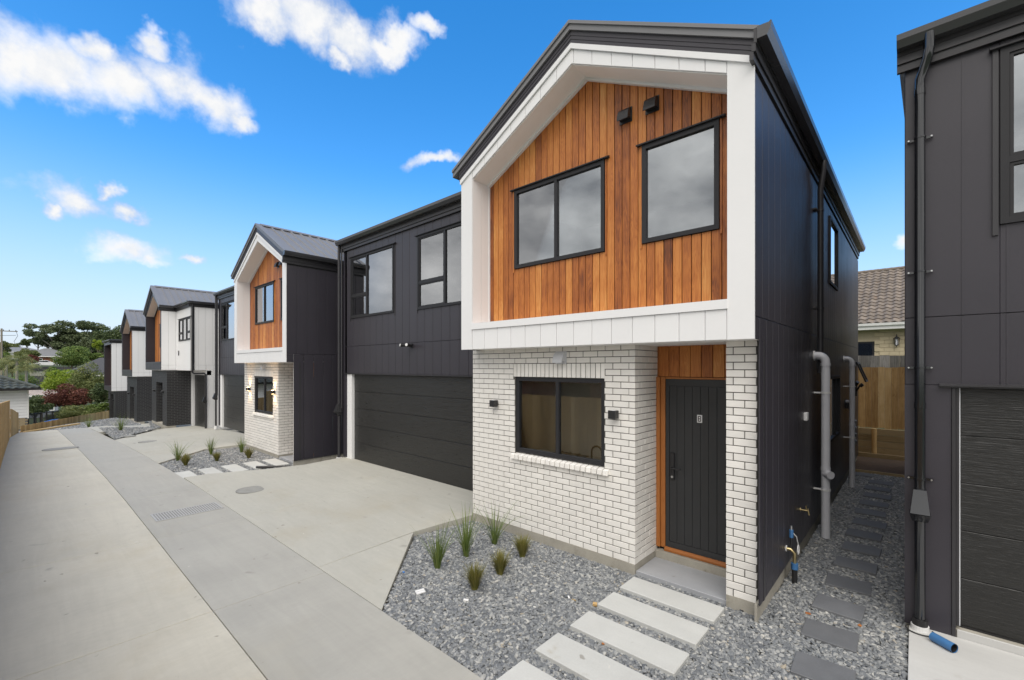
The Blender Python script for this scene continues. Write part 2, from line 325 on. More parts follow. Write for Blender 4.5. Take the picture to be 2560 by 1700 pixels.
class MB:
    def __init__(s): s.v = []; s.f = []
    def hexa(s, pts, flip):
        b = len(s.v); s.v += pts
        q = [(0, 3, 2, 1), (4, 5, 6, 7), (0, 1, 5, 4), (1, 2, 6, 5), (2, 3, 7, 6), (3, 0, 4, 7)]
        for t in q:
            t = t[::-1] if flip else t
            s.f.append(tuple(b + i for i in t))
        return s
    def box(s, T, a0, a1, n0, n1, z0, z1):
        t, fl = T
        return s.hexa([t(a0, n0, z0), t(a1, n0, z0), t(a1, n1, z0), t(a0, n1, z0), t(a0, n0, z1), t(a1, n0, z1), t(a1, n1, z1), t(a0, n1, z1)], fl)
    def col(s, T, a0, a1, n0, n1, zb0, zb1, zt0, zt1):
        t, fl = T
        return s.hexa([t(a0, n0, zb0), t(a1, n0, zb1), t(a1, n1, zb1), t(a0, n1, zb0), t(a0, n0, zt0), t(a1, n0, zt1), t(a1, n1, zt1), t(a0, n1, zt0)], fl)
    def prism(s, pts0, pts1):           # two matching rings of 3-D points, closed
        b = len(s.v); n = len(pts0); s.v += [tuple(p) for p in pts0] + [tuple(p) for p in pts1]
        s.f.append(tuple(b + i for i in range(n))[::-1]); s.f.append(tuple(b + n + i for i in range(n)))
        for i in range(n):
            j = (i + 1) % n; s.f.append((b + i, b + j, b + n + j, b + n + i))
        s.fix = True
        return s
    def profile(s, T, a0, a1, prof):    # extrude an (n,z) outline along the wall
        t, fl = T
        return s.prism([t(a0, n, z) for n, z in prof], [t(a1, n, z) for n, z in prof])
    def tube(s, pts, r, seg=10, cap=True, r2=None):
        pts = [Vector(p) for p in pts]; b = len(s.v); N = len(pts)
        ref = None
        for i, p in enumerate(pts):
            d = (pts[min(i + 1, N - 1)] - pts[max(i - 1, 0)]).normalized()
            if ref is None:
                ref = Vector((0, 0, 1)) if abs(d.z) < 0.9 else Vector((1, 0, 0))
            x = d.cross(ref).normalized(); y = x.cross(d).normalized(); ref = y
            rr = r if r2 is None else r + (r2 - r) * i / max(N - 1, 1)
            for k in range(seg):
                a = 2 * math.pi * k / seg
                s.v.append(tuple(p + x * math.cos(a) * rr + y * math.sin(a) * rr))
        for i in range(N - 1):
            for k in range(seg):
                k2 = (k + 1) % seg
                s.f.append((b + i * seg + k, b + i * seg + k2, b + (i + 1) * seg + k2, b + (i + 1) * seg + k))
        if cap:
            s.f.append(tuple(b + k for k in range(seg))[::-1]); s.f.append(tuple(b + (N - 1) * seg + k for k in range(seg)))
        s.fix = True
        return s
    def disc(s, c, r, z0, z1, seg=28, ry=None):
        ry = ry or r
        ring = [(c[0] + r * math.cos(2 * math.pi * k / seg), c[1] + ry * math.sin(2 * math.pi * k / seg)) for k in range(seg)]
        return s.prism([(x, y, z0) for x, y in ring], [(x, y, z1) for x, y in ring])
    fix = False
    def mesh(s, name, mat, bevel=0.0, smooth=False):
        me = bpy.data.meshes.new(name); me.from_pydata(s.v, [], s.f)
        if s.fix or bevel:
            bm = bmesh.new(); bm.from_mesh(me)
            bmesh.ops.recalc_face_normals(bm, faces=bm.faces)
            if bevel:
                bmesh.ops.bevel(bm, geom=[e for e in bm.edges if e.calc_length() > bevel * 2.2], offset=bevel, segments=1, affect='EDGES', profile=0.5)
            bm.to_mesh(me); bm.free()
        me.materials.append(mat if not isinstance(mat, str) else M[mat])
        if smooth: me.polygons.foreach_set('use_smooth', [True] * len(me.polygons))
        return me
    def build(s, name, mat, parent=None, bevel=0.0, smooth=False, autosmooth=False):
        me = s.mesh(name, mat, bevel, smooth)
        if autosmooth:
            me.polygons.foreach_set('use_smooth', [True] * len(me.polygons))
            try: me.set_sharp_from_angle(angle=R(40))
            except Exception: pass
        return link(name, me, parent)

def wmat(o):                                   # plain translation chain
    v = Vector((0, 0, 0)); p = o
    while p: v = v + (p.location if p.parent is None else Vector(p.location) + p.matrix_parent_inverse.translation); p = p.parent
    return v
def link(name, me, parent=None, loc=(0, 0, 0), rot=None, scale=None):
    o = bpy.data.objects.new(name, me); C.objects.link(o); o.location = loc
    if rot is not None: o.rotation_euler = rot
    if scale is not None: o.scale = scale
    if parent is not None:
        o.parent = parent; o.matrix_parent_inverse = Matrix.Translation(-wmat(parent))
    return o
def tag(o, label, cat, group=None):
    o['label'] = label; o['category'] = cat
    if group: o['group'] = group
    return o
def thing(name, label, cat, loc, group=None):
    o = bpy.data.objects.new(name, None); C.objects.link(o); o.location = loc; o.empty_display_size = 0.2
    return tag(o, label, cat, group)
def struct(o): o['kind'] = 'structure'; return o
def stuff(o): o['kind'] = 'stuff'; return o
def copy_tree(o, parent=None):
    c = o.copy(); C.objects.link(c)
    if parent is not None: c.parent = parent
    for ch in list(o.children): copy_tree(ch, c)
    return c

# ------------------------------------------------------------------ wall cladding, bricks, windows
def vboards(root, T, a0, a1, zb, zt, cover, name, mat, n0=0.0, thick=0.018, gap=0.008, openings=(), breaks=(), start=None, bev=0.0035):
    """vertical boards from a0 to a1; zb, zt functions of a; openings (a0,a1,z0,z1) cut out of them"""
    fb = zb if callable(zb) else (lambda a: zb); ft = zt if callable(zt) else (lambda a: zt)
    p = a0 if start is None else start
    edges = []
    while p < a1 - 1e-4:
        q = min(p + cover, a1)
        lo = max(p, a0)
        if q > a0 + 1e-3: edges.append((lo, q))
        p += cover
    for (lo, q) in edges:
        l2, q2 = lo + gap / 2, q - gap / 2
        if q2 - l2 < 0.004: continue
        cuts = sorted({l2, q2} | {x for x in breaks if l2 < x < q2} | {x for op in openings for x in op[:2] if l2 + 0.002 < x < q2 - 0.002})
        pieces = []                             # (above/below key -> boxes)
        full = [op for op in openings if op[0] <= l2 + 0.003 and op[1] >= q2 - 0.003]
        levels = sorted({op[2] for op in full} | {op[3] for op in full})
        groups = {}
        for c0, c1 in zip(cuts, cuts[1:]):
            mid = (c0 + c1) / 2
            ops = sorted([(op[2], op[3]) for op in openings if op[0] < mid < op[1]])
            segs = []; cur = None; lowfun = fb
            z = -1e9
            for (o0, o1) in ops + [(1e9, 1e9)]:
                b0 = fb(c0) if z == -1e9 else z; b1 = fb(c1) if z == -1e9 else z
                t0 = ft(c0) if o0 > 1e8 else min(o0, ft(c0)); t1 = ft(c1) if o0 > 1e8 else min(o0, ft(c1))
                if (t0 + t1) - (b0 + b1) > 0.01: segs.append((b0, b1, max(t0, b0 + 0.001), max(t1, b1 + 0.001)))
                z = o1
            for (b0, b1, t0, t1) in segs:
                zm = (b0 + b1 + t0 + t1) / 4
                key = sum(1 for L in levels if zm > L)
                groups.setdefault(key, []).append((c0, c1, b0, b1, t0, t1))
        for k, bx in groups.items():
            m = MB()
            for (c0, c1, b0, b1, t0, t1) in bx: m.col(T, c0, c1, n0, n0 + thick, b0, b1, t0, t1)
            m.build(name, mat, root, bevel=bev)

_brickmesh = {}
def brick_mesh(L, Hh, D, mat):
    k = (round(L, 3), round(Hh, 3), round(D, 3), mat)
    if k not in _brickmesh:
        _brickmesh[k] = MB().box(ID, -L / 2, L / 2, -D / 2, D / 2, -Hh / 2, Hh / 2).mesh('brick', mat, bevel=0.0035)
    return _brickmesh[k]
class Brickwork:
    """collects bricks of one house, then makes the largest-showing ones objects and joins the rest"""
    def __init__(s): s.items = []
    def wall(s, T, a0, a1, z0, z1, mat, openings=(), L=0.23, Hh=0.076, J=0.010, depth=0.09, offset=0.0):
        row = 0; z = z0
        while z < z1 - 0.02:
            h = min(Hh, z1 - z)
            sh = (0.12 if row % 2 else 0.0) + offset
            a = a0 - sh
            while a < a1:
                b0, b1 = max(a, a0), min(a + L, a1)
                segs = [(b0, b1)]
                for (o0, o1, p0, p1) in openings:
                    if z + h > p0 + 0.02 and z < p1 - 0.02:
                        ns = []
                        for (x0, x1) in segs:
                            if o1 <= x0 or o0 >= x1: ns.append((x0, x1)); continue
                            if o0 - 0.0 > x0: ns.append((x0, o0))
                            if o1 < x1: ns.append((o1, x1))
                        segs = ns
                for (x0, x1) in segs:
                    if x1 - x0 > 0.018: s.items.append((T, x0, x1, z, z + h, depth, mat, 'brick'))
                a += L + J
            z += Hh + J; row += 1
    def add(s, T, x0, x1, z0, z1, depth, mat, name, n1=0.0): s.items.append((T, x0, x1, z0, z1, depth, mat, name, n1))
    def finish(s, root, limit=300):
        def size(it):
            T, x0, x1, z0, z1 = it[:5]
            c = Vector(T[0]((x0 + x1) / 2, 0, (z0 + z1) / 2)); d = c.x * FW[0] + c.y * FW[1]
            return (z1 - z0) * (x1 - x0) / max(d, 0.1) ** 2
        plain = sorted([i for i in s.items if i[7] == 'brick'], key=size, reverse=True)
        special = [i for i in s.items if i[7] != 'brick']
        for it in plain[:limit] + special:
            T, x0, x1, z0, z1, D, mat, nm = it[:8]; n1 = it[8] if len(it) > 8 else 0.0
            t = T[0]; c = t((x0 + x1) / 2, n1 - D / 2 + rnd.uniform(-0.0018, 0.0018), (z0 + z1) / 2)
            alongx = abs(t(1, 0, 0)[0] - t(0, 0, 0)[0]) > 0.5
            me = brick_mesh(x1 - x0, z1 - z0, D, mat)
            link(nm, me, root, c, (0, 0, 0 if alongx else math.pi / 2))
        rest = plain[limit:]
        if rest:
            m = MB()
            for it in rest:
                T, x0, x1, z0, z1, D = it[:6]; m.box(T, x0, x1, -D, rnd.uniform(-0.0018, 0.0018), z0, z1)
            stuff(m.build('brickwork', rest[0][6], root))

def window(root, T, a0, a1, z0, z1, plane_n=0.0, splits=(), trans=(), fw=0.055, depth=0.07, mat='frame_black', gmat='pane_upper', flash=True, name='window', reveal=0.03):
    """aluminium window: frame mesh with mullions, panes as children. splits: fractions; trans: (column, fraction from bottom)"""
    n1 = plane_n + 0.028; n0 = n1 - depth
    m = MB()
    m.box(T, a0, a1, n0, n1, z0, z0 + fw); m.box(T, a0, a1, n0, n1, z1 - fw, z1)
    m.box(T, a0, a0 + fw, n0, n1, z0 + fw, z1 - fw); m.box(T, a1 - fw, a1, n0, n1, z0 + fw, z1 - fw)
    xs = [a0 + fw] + [a0 + (a1 - a0) * s_ for s_ in splits] + [a1 - fw]
    panes = []
    for i, (x0, x1) in enumerate(zip(xs, xs[1:])):
        l = x0 + (fw * 0.45 if i > 0 else 0); r = x1 - (fw * 0.45 if i < len(xs) - 2 else 0)
        if i > 0: m.box(T, x0 - fw * 0.45, x0 + fw * 0.45, n0, n1 - 0.002, z0 + fw, z1 - fw)
        tr = [f for (c, f) in trans if c == i]
        zz = [z0 + fw] + [z0 + (z1 - z0) * f for f in tr] + [z1 - fw]
        for j, (p, q) in enumerate(zip(zz, zz[1:])):
            b = p + (fw * 0.5 if j > 0 else 0); t_ = q - (fw * 0.5 if j < len(zz) - 2 else 0)
            if j > 0: m.box(T, l, r, n0, n1 - 0.004, p - fw * 0.5, p + fw * 0.5)
            panes.append((l, r, b, t_, bool(tr)))
    w = m.build(name, mat, root)
    for (l, r, b, t_, sash) in panes:
        if sash:
            s_ = MB(); k = 0.028
            s_.box(T, l + 0.003, r - 0.003, n0 + 0.01, n1 - 0.012, b + 0.003, b + k); s_.box(T, l + 0.003, r - 0.003, n0 + 0.01, n1 - 0.012, t_ - k, t_ - 0.003)
            s_.box(T, l + 0.003, l + k, n0 + 0.01, n1 - 0.012, b + k, t_ - k); s_.box(T, r - k, r - 0.003, n0 + 0.01, n1 - 0.012, b + k, t_ - k)
            s_.build('sash', mat, w); l, r, b, t_ = l + k, r - k, b + k, t_ - k
        pm_ = MB().box(T, l - 0.004, r + 0.004, n0 + 0.03, n0 + 0.036, b - 0.004, t_ + 0.004)
        pm_.build('pane', gmat, w)
    if flash:
        f = MB(); f.profile(T, a0 - 0.07, a1 + 0.07, [(plane_n, z1 + 0.045), (plane_n, z1 + 0.004), (n1 + 0.03, z1 + 0.004), (n1 + 0.03, z1 + 0.02)])
        f.build('head_flashing', mat, w)
    return w
def room(root, T, a0, a1, z0, z1, n_front, depth, pale_fill=None):
    """plaster room behind a window: five inward-facing slabs"""
    m = MB(); t = 0.05; n1 = n_front; n0 = n_front - depth
    m.box(T, a0 - t, a1 + t, n0 - t, n0, z0 - t, z1 + t)
    m.box(T, a0 - t, a0, n0, n1, z0, z1); m.box(T, a1, a1 + t, n0, n1, z0, z1); m.box(T, a0, a1, n0, n1, z1, z1 + t)
    r = m.build('room_wall', 'interior', root)
    MB().box(T, a0, a1, n0, n1, z0 - t, z0).build('room_floor', 'interior_floor', root)
    return r

GUT = [(0.0, 0.0), (0.0, -0.125), (0.09, -0.125), (0.122, -0.055), (0.13, 0.0), (0.118, 0.004), (0.108, -0.008)]
def gutter(root, T, a0, a1, z, n0, mat='black_trim', fascia=0.2):
    MB().profile(T, a0, a1, [(n0 + p, z + q) for p, q in GUT]).build('gutter', 'gutter_steel', root)
    m = MB().box(T, a0, a1, n0 - 0.03, n0 - 0.002, z - 0.16, z - 0.01)
    m.box(T, a0, a1, n0 - 0.05, n0 - 0.012, z - 0.16 - fascia * 0.5, z - 0.155); m.box(T, a0, a1, n0 - 0.07, n0 - 0.032, z - 0.16 - fascia, z - 0.155 - fascia * 0.5)
    m.build('fascia', mat, root)
def gable_roof(root, x0, x1, xr, y0, y1, ze, zr, th=0.05, mat='roof_steel', pitch=0.3, left=True):
    """steel roof with ribs; ridge along Y"""
    m = MB()
    sides = [(x1, 1)] + ([(x0, -1)] if left else [])
    for xe, sg in sides:
        A = (xr, zr); B = (xe, ze)
        L = math.hypot(B[0] - A[0], B[1] - A[1]); nx, nz = (-(B[1] - A[1]) / L * sg, (B[0] - A[0]) / L * sg)
        ring = lambda y: [(A[0], y, A[1]), (B[0], y, B[1]), (B[0] - nx * th * 0, y, B[1] - th), (A[0], y, A[1] - th)]
        m.prism(ring(y0), ring(y1))
        y = y0 + 0.28
        h = 0.034
        while y < y1 - 0.1:
            p = lambda yy, hh: [(A[0] + nx * hh, yy, A[1] + nz * hh), (B[0] + nx * hh, yy, B[1] + nz * hh)]
            lo0, lo1 = p(y - 0.036, -0.003); hi0, hi1 = p(y - 0.018, h); hj0, hj1 = p(y + 0.018, h); lp0, lp1 = p(y + 0.036, -0.003)
            m.prism([lo0, hi0, hj0, lp0], [lo1, hi1, hj1, lp1])
            y += pitch
    m.build('roof', mat, root)
    sl1 = (zr - ze) / (x1 - xr)
    c = MB(); w = 0.16
    c.prism([(xr, y0 - 0.02, zr + 0.05), (xr + w, y0 - 0.02, zr + 0.05 - sl1 * w), (xr + w, y0 - 0.02, zr + 0.032 - sl1 * w), (xr, y0 - 0.02, zr + 0.03), (xr - w, y0 - 0.02, zr + 0.032 - sl1 * w), (xr - w, y0 - 0.02, zr + 0.05 - sl1 * w)],
            [(xr, y1, zr + 0.05), (xr + w, y1, zr + 0.05 - sl1 * w), (xr + w, y1, zr + 0.032 - sl1 * w), (xr, y1, zr + 0.03), (xr - w, y1, zr + 0.032 - sl1 * w), (xr - w, y1, zr + 0.05 - sl1 * w)])
    c.build('ridge_cap', mat, root)

def gable_block(root, xl, xr, yf, yt, yb, zb, ze, za, S, sill=0.43, stile=0.27, band=0.27, slope_end=None, windows=(), detail=True):
    """upper storey: framed gable, recessed timber, side walls, roof.  S: style dict"""
    xm = (xl + xr) / 2; k = (za - ze) / (xr - xm)
    T = TY(yf)
    top = lambda x: za - k * abs(x - xm)
    il, ir, ib = xl + stile, xr - stile, zb + sill
    ie = ze - 0.05; iz = za - band; ki = (iz - ie) / (ir - xm)
    itop = lambda x: iz - ki * abs(x - xm)
    D = yt - yf
    # surround: structural ring behind the boards
    m = MB()
    m.box(T, xl + 0.02, xr - 0.02, -D, -0.016, zb + 0.002, ib); m.col(T, xl + 0.02, il, -D, -0.016, ib, ib, top(xl), top(il)); m.col(T, ir, xr - 0.02, -D, -0.016, ib, ib, top(ir), top(xr))
    m.col(T, il, xm, -D, -0.016, itop(il) - 0.0, itop(xm), top(il), top(xm)); m.col(T, xm, ir, -D, -0.016, itop(xm), itop(ir), top(xm), top(ir))
    m.build('gable_surround', S['reveal'], root)
    # face boards
    MB().col(T, xl, il - 0.004, -0.016, 0.0, zb, zb, top(xl) - 0.0, top(il)).build('corner_board', S['front'], root)
    MB().col(T, ir + 0.004, xr, -0.016, 0.0, zb, zb, top(ir), top(xr) - 0.0).build('corner_board', S['front'], root)
    cov = 0.291
    vboards(root, T, il, ir, zb, ib - 0.10, cov, 'cladding_board', S['front'], -0.016, 0.014, 0.007)
    vboards(root, T, il, ir, itop, lambda x: top(x) - 0.075, cov, 'cladding_board', S['front'], -0.016, 0.014, 0.007, breaks=(xm,))
    f = MB(); f.box(T, il - 0.006, ir + 0.006, -0.02, 0.016, ib - 0.098, ib + 0.004); f.build('sill_trim', S['front'], root)
    f = MB(); f.col(T, xl - 0.012, xm, -0.02, 0.022, top(xl - 0.012) - 0.072, top(xm) - 0.072, top(xl - 0.012), top(xm)); f.col(T, xm, xr + 0.012, -0.02, 0.022, top(xm) - 0.072, top(xr + 0.012) - 0.072, top(xm), top(xr + 0.012))
    f.build('raking_trim', S['front'], root)
    # soffit lining, reveal lining with one joint, base of the recess
    f = MB(); f.col(T, il, xm, -D, -0.02, itop(il) - 0.012, itop(xm) - 0.012, itop(il) - 0.002, itop(xm) - 0.002); f.col(T, xm, ir, -D, -0.02, itop(xm) - 0.012, itop(ir) - 0.012, itop(xm) - 0.002, itop(ir) - 0.002)
    f.build('soffit', S['soffit'], root)
    f = MB(); f.col(T, il, xm, -D + 0.001, -D + 0.05, itop(il) - 0.055, itop(xm) - 0.055, itop(il) - 0.014, itop(xm) - 0.014); f.col(T, xm, ir, -D + 0.001, -D + 0.05, itop(xm) - 0.055, itop(ir) - 0.055, itop(xm) - 0.014, itop(ir) - 0.014)
    f.build('soffit_trim', S['trim'], root)
    TL = TX(il)
    zr_ = itop(il) - 0.02
    MB().box(TL, yf + 0.004, yf + 0.20, 0.001, 0.008, ib + 0.006, zr_).build('reveal_board', S['reveal'], root)
    MB().box(TL, yf + 0.206, yt - 0.03, 0.001, 0.008, ib + 0.006, zr_).build('reveal_board', S['reveal'], root)
    MB().box(TL, yt - 0.028, yt - 0.001, 0.001, 0.022, ib + 0.006, zr_).build('reveal_trim', S['trim'], root)
    # timber
    T2 = TY(yt)
    ops = [(w[0] - 0.005, w[1] + 0.005, w[2] - 0.005, w[3] + 0.005) for w in windows]
    vboards(root, T2, il + 0.01, ir - 0.006, ib + 0.004, lambda x: itop(x) - 0.02, 0.1168, S.get('timber_name', 'cedar_board'), S['timber'], -0.022, 0.022, 0.0095, openings=ops, breaks=(xm,), start=il - 0.02)
    # wall behind the boards, with window openings
    cuts = sorted({il, ir, xm} | {x for o in ops for x in o[:2]})
    m = MB()
    for c0, c1 in zip(cuts, cuts[1:]):
        mid = (c0 + c1) / 2; z = ib
        for o in sorted([o for o in ops if o[0] < mid < o[1]], key=lambda o: o[2]):
            m.col(T2, c0, c1, -0.12, -0.024, z, z, o[2], o[2]); z = o[3]
        m.col(T2, c0, c1, -0.12, -0.024, z, z, itop(c0) - 0.01, itop(c1) - 0.01)
    m.build('gable_wall', 'groove_black', root)
    for w in windows:
        window(root, T2, w[0], w[1], w[2], w[3], 0.0, splits=w[4], gmat=S.get('glass', 'pane_upper'))
        for e in ((w[0] - 0.03, w[0] - 0.008), (w[1] + 0.008, w[1] + 0.03)):
            if detail: MB().box(T2, e[0], e[1], 0.0005, 0.014, w[2] - 0.06, w[3] + 0.0).build('window_batten', S['timber'], root)
    if windows: room(root, T2, il + 0.1, ir - 0.1, zb + 0.35, ze - 0.2, -0.12, 2.6)
    # side wall facing +X
    TS = TX(xr)
    return dict(top=top, k=k, xm=xm)

# ------------------------------------------------------------------ ground heights
def zg(x):
    pts = [(-400, -8), (-60, -5.6), (-46, -4.35), (-40, -3.8), (-37, -3.66), (-31.5, -3.4), (-22, -3.0), (-13.5, -2.755), (-11, -2.745), (30, -2.745)]
    return float(np.interp(x, [p[0] for p in pts], [p[1] for p in pts]))

def slab(name, poly, mat, z0=None, thick=0.12, gy=None, bevel=0.004, kind='structure', sub=0.0, parent=None):
    """concrete slab on the sloping drive; gy(x,y) gives extra height"""
    m = bmesh.new()
    f = lambda x, y: (zg(x) if z0 is None else z0) + (gy(x, y) if gy else 0.0)
    top = [m.verts.new((x, y, f(x, y))) for x, y in poly]; bot = [m.verts.new((x, y, f(x, y) - thick)) for x, y in poly]
    m.faces.new(top); m.faces.new(bot[::-1])
    for i in range(len(poly)):
        j = (i + 1) % len(poly); m.faces.new((top[j], top[i], bot[i], bot[j]))
    bmesh.ops.recalc_face_normals(m, faces=m.faces)
    if bevel:
        ed = [e for e in m.edges if all(v in top for v in e.verts)]
        bmesh.ops.bevel(m, geom=ed, offset=bevel, segments=1, affect='EDGES', profile=0.5)
    bmesh.ops.triangulate(m, faces=[f_ for f_ in m.faces if len(f_.verts) > 4])
    me = bpy.data.meshes.new(name); m.to_mesh(me); m.free(); me.materials.append(M[mat])
    o = link(name, me, parent)
    if kind: o['kind'] = kind
    return o

# ================================================================== SETTING
def terrain():
    xs = np.unique(np.concatenate([np.linspace(-900, -160, 30), np.linspace(-160, 30, 96), np.linspace(30, 900, 24)]))
    ys = np.unique(np.concatenate([np.linspace(-900, -60, 20), np.linspace(-60, 80, 60), np.linspace(80, 900, 20)]))
    def h(x, y):
        s = -x
        z = float(np.interp(s, [-900, 38, 44, 58, 85, 118, 145, 180, 260, 900], [-3.0, -3.95, -5.0, -6.6, -6.2, -3.0, -0.2, 2.2, 4.0, 5.0]))
        if s < 40: z = min(-3.0, zg(x) - 0.22)
        if y > 18.2 and s < 45: z = float(np.interp(y, [18.2, 19.0, 60, 900], [-3.0, -1.9, -1.4, 3.0]))
        return z + (0.6 * math.sin(x * 0.07) * math.cos(y * 0.06) if s > 60 else 0)
    v = [(x, y, h(x, y)) for y in ys for x in xs]; n = len(xs)
    f = [(j * n + i, j * n + i + 1, (j + 1) * n + i + 1, (j + 1) * n + i) for j in range(len(ys) - 1) for i in range(n - 1)]
    me = bpy.data.meshes.new('terrain'); me.from_pydata(v, [], f); me.materials.append(M['turf'])
    me.polygons.foreach_set('use_smooth', [True] * len(f))
    struct(link('terrain', me)); return h
TH = terrain()

APR = lambda x, y: np.interp(y, [2.74, 6.4], [0.0, 0.135])
def build_drive():
    J = 0.004
    xs = [8, 3.4, 0.28, -2.78, -5.85, -8.98, -12.05, -15.1, -18.2, -21.2, -24.3, -27.4, -31.5, -36.9]
    for a, b in zip(xs, xs[1:]):
        slab('driveway', [(a - J, -0.42), (a - J, 1.456), (b + J, 1.456), (b + J, -0.42)], 'concrete')
        slab('driveway_strip', [(a - J, 1.464), (a - J, 2.736), (b + J, 2.736), (b + J, 1.464)], 'concrete_grey')
    # aprons in front of the garages
    g = lambda x, y: float(APR(x, y))
    slab('apron', [(-6.054, 2.744), (-4.47, 2.744), (-6.04, 4.29)][:3], 'concrete_pale', gy=g)
    slab('apron', [(-6.062, 2.744), (-6.062, 4.31), (-5.872, 5.44), (-5.872, 6.46), (-9.0, 6.46), (-9.0, 2.744)], 'concrete_pale', gy=g)
    slab('apron', [(-9.008, 2.744), (-9.008, 6.46), (-12.3, 6.46), (-12.3, 5.2), (-12.7, 4.3), (-13.4, 3.22), (-13.5, 2.744)], 'concrete_pale', gy=g)
    x = -12.06
    slab('apron', [(-6.062 + x, 2.744), (-6.062 + x, 4.31), (-5.872 + x, 5.44), (-5.872 + x, 6.46), (-9.0 + x, 6.46), (-9.0 + x, 2.744)], 'concrete_pale', gy=g)
    slab('apron', [(-6.054 + x, 2.744), (-4.47 + x, 2.744), (-6.04 + x, 4.29)], 'concrete_pale', gy=g)
    slab('apron', [(-9.008 + x, 2.744), (-9.008 + x, 6.46), (-25.0, 6.46), (-28.7, 6.25), (-28.9, 4.9), (-25.5, 2.744)], 'concrete_pale', gy=g)
    slab('apron', [(-31.0, 2.744), (-29.2, 4.6), (-32.8, 5.0), (-34.5, 4.9), (-36.8, 3.4), (-36.8, 2.744)], 'concrete_pale', gy=lambda x, y: 0.02)
    slab('apron', [(-0.05, 2.744), (7.5, 2.744), (7.5, 6.30), (-0.05, 6.30)], 'concrete_white', gy=lambda x, y: 0.28 * g(x, y))
    slab('garage_threshold', [(0.31, 6.302), (7.5, 6.302), (7.5, 6.5), (0.31, 6.5)], 'concrete_white', z0=-2.634, thick=0.3)
build_drive()

for a_, b_ in ((-24.6, -31.5), (-31.5, -37.0), (-37.0, -40.0), (-40.0, -46.0)):
    slab('side_yard', [(a_, 4.5), (a_, 9.0), (b_, 9.0), (b_, 4.5)], 'concrete_pale', gy=lambda x, y: -0.07 if x > -38 else -0.05, bevel=0)
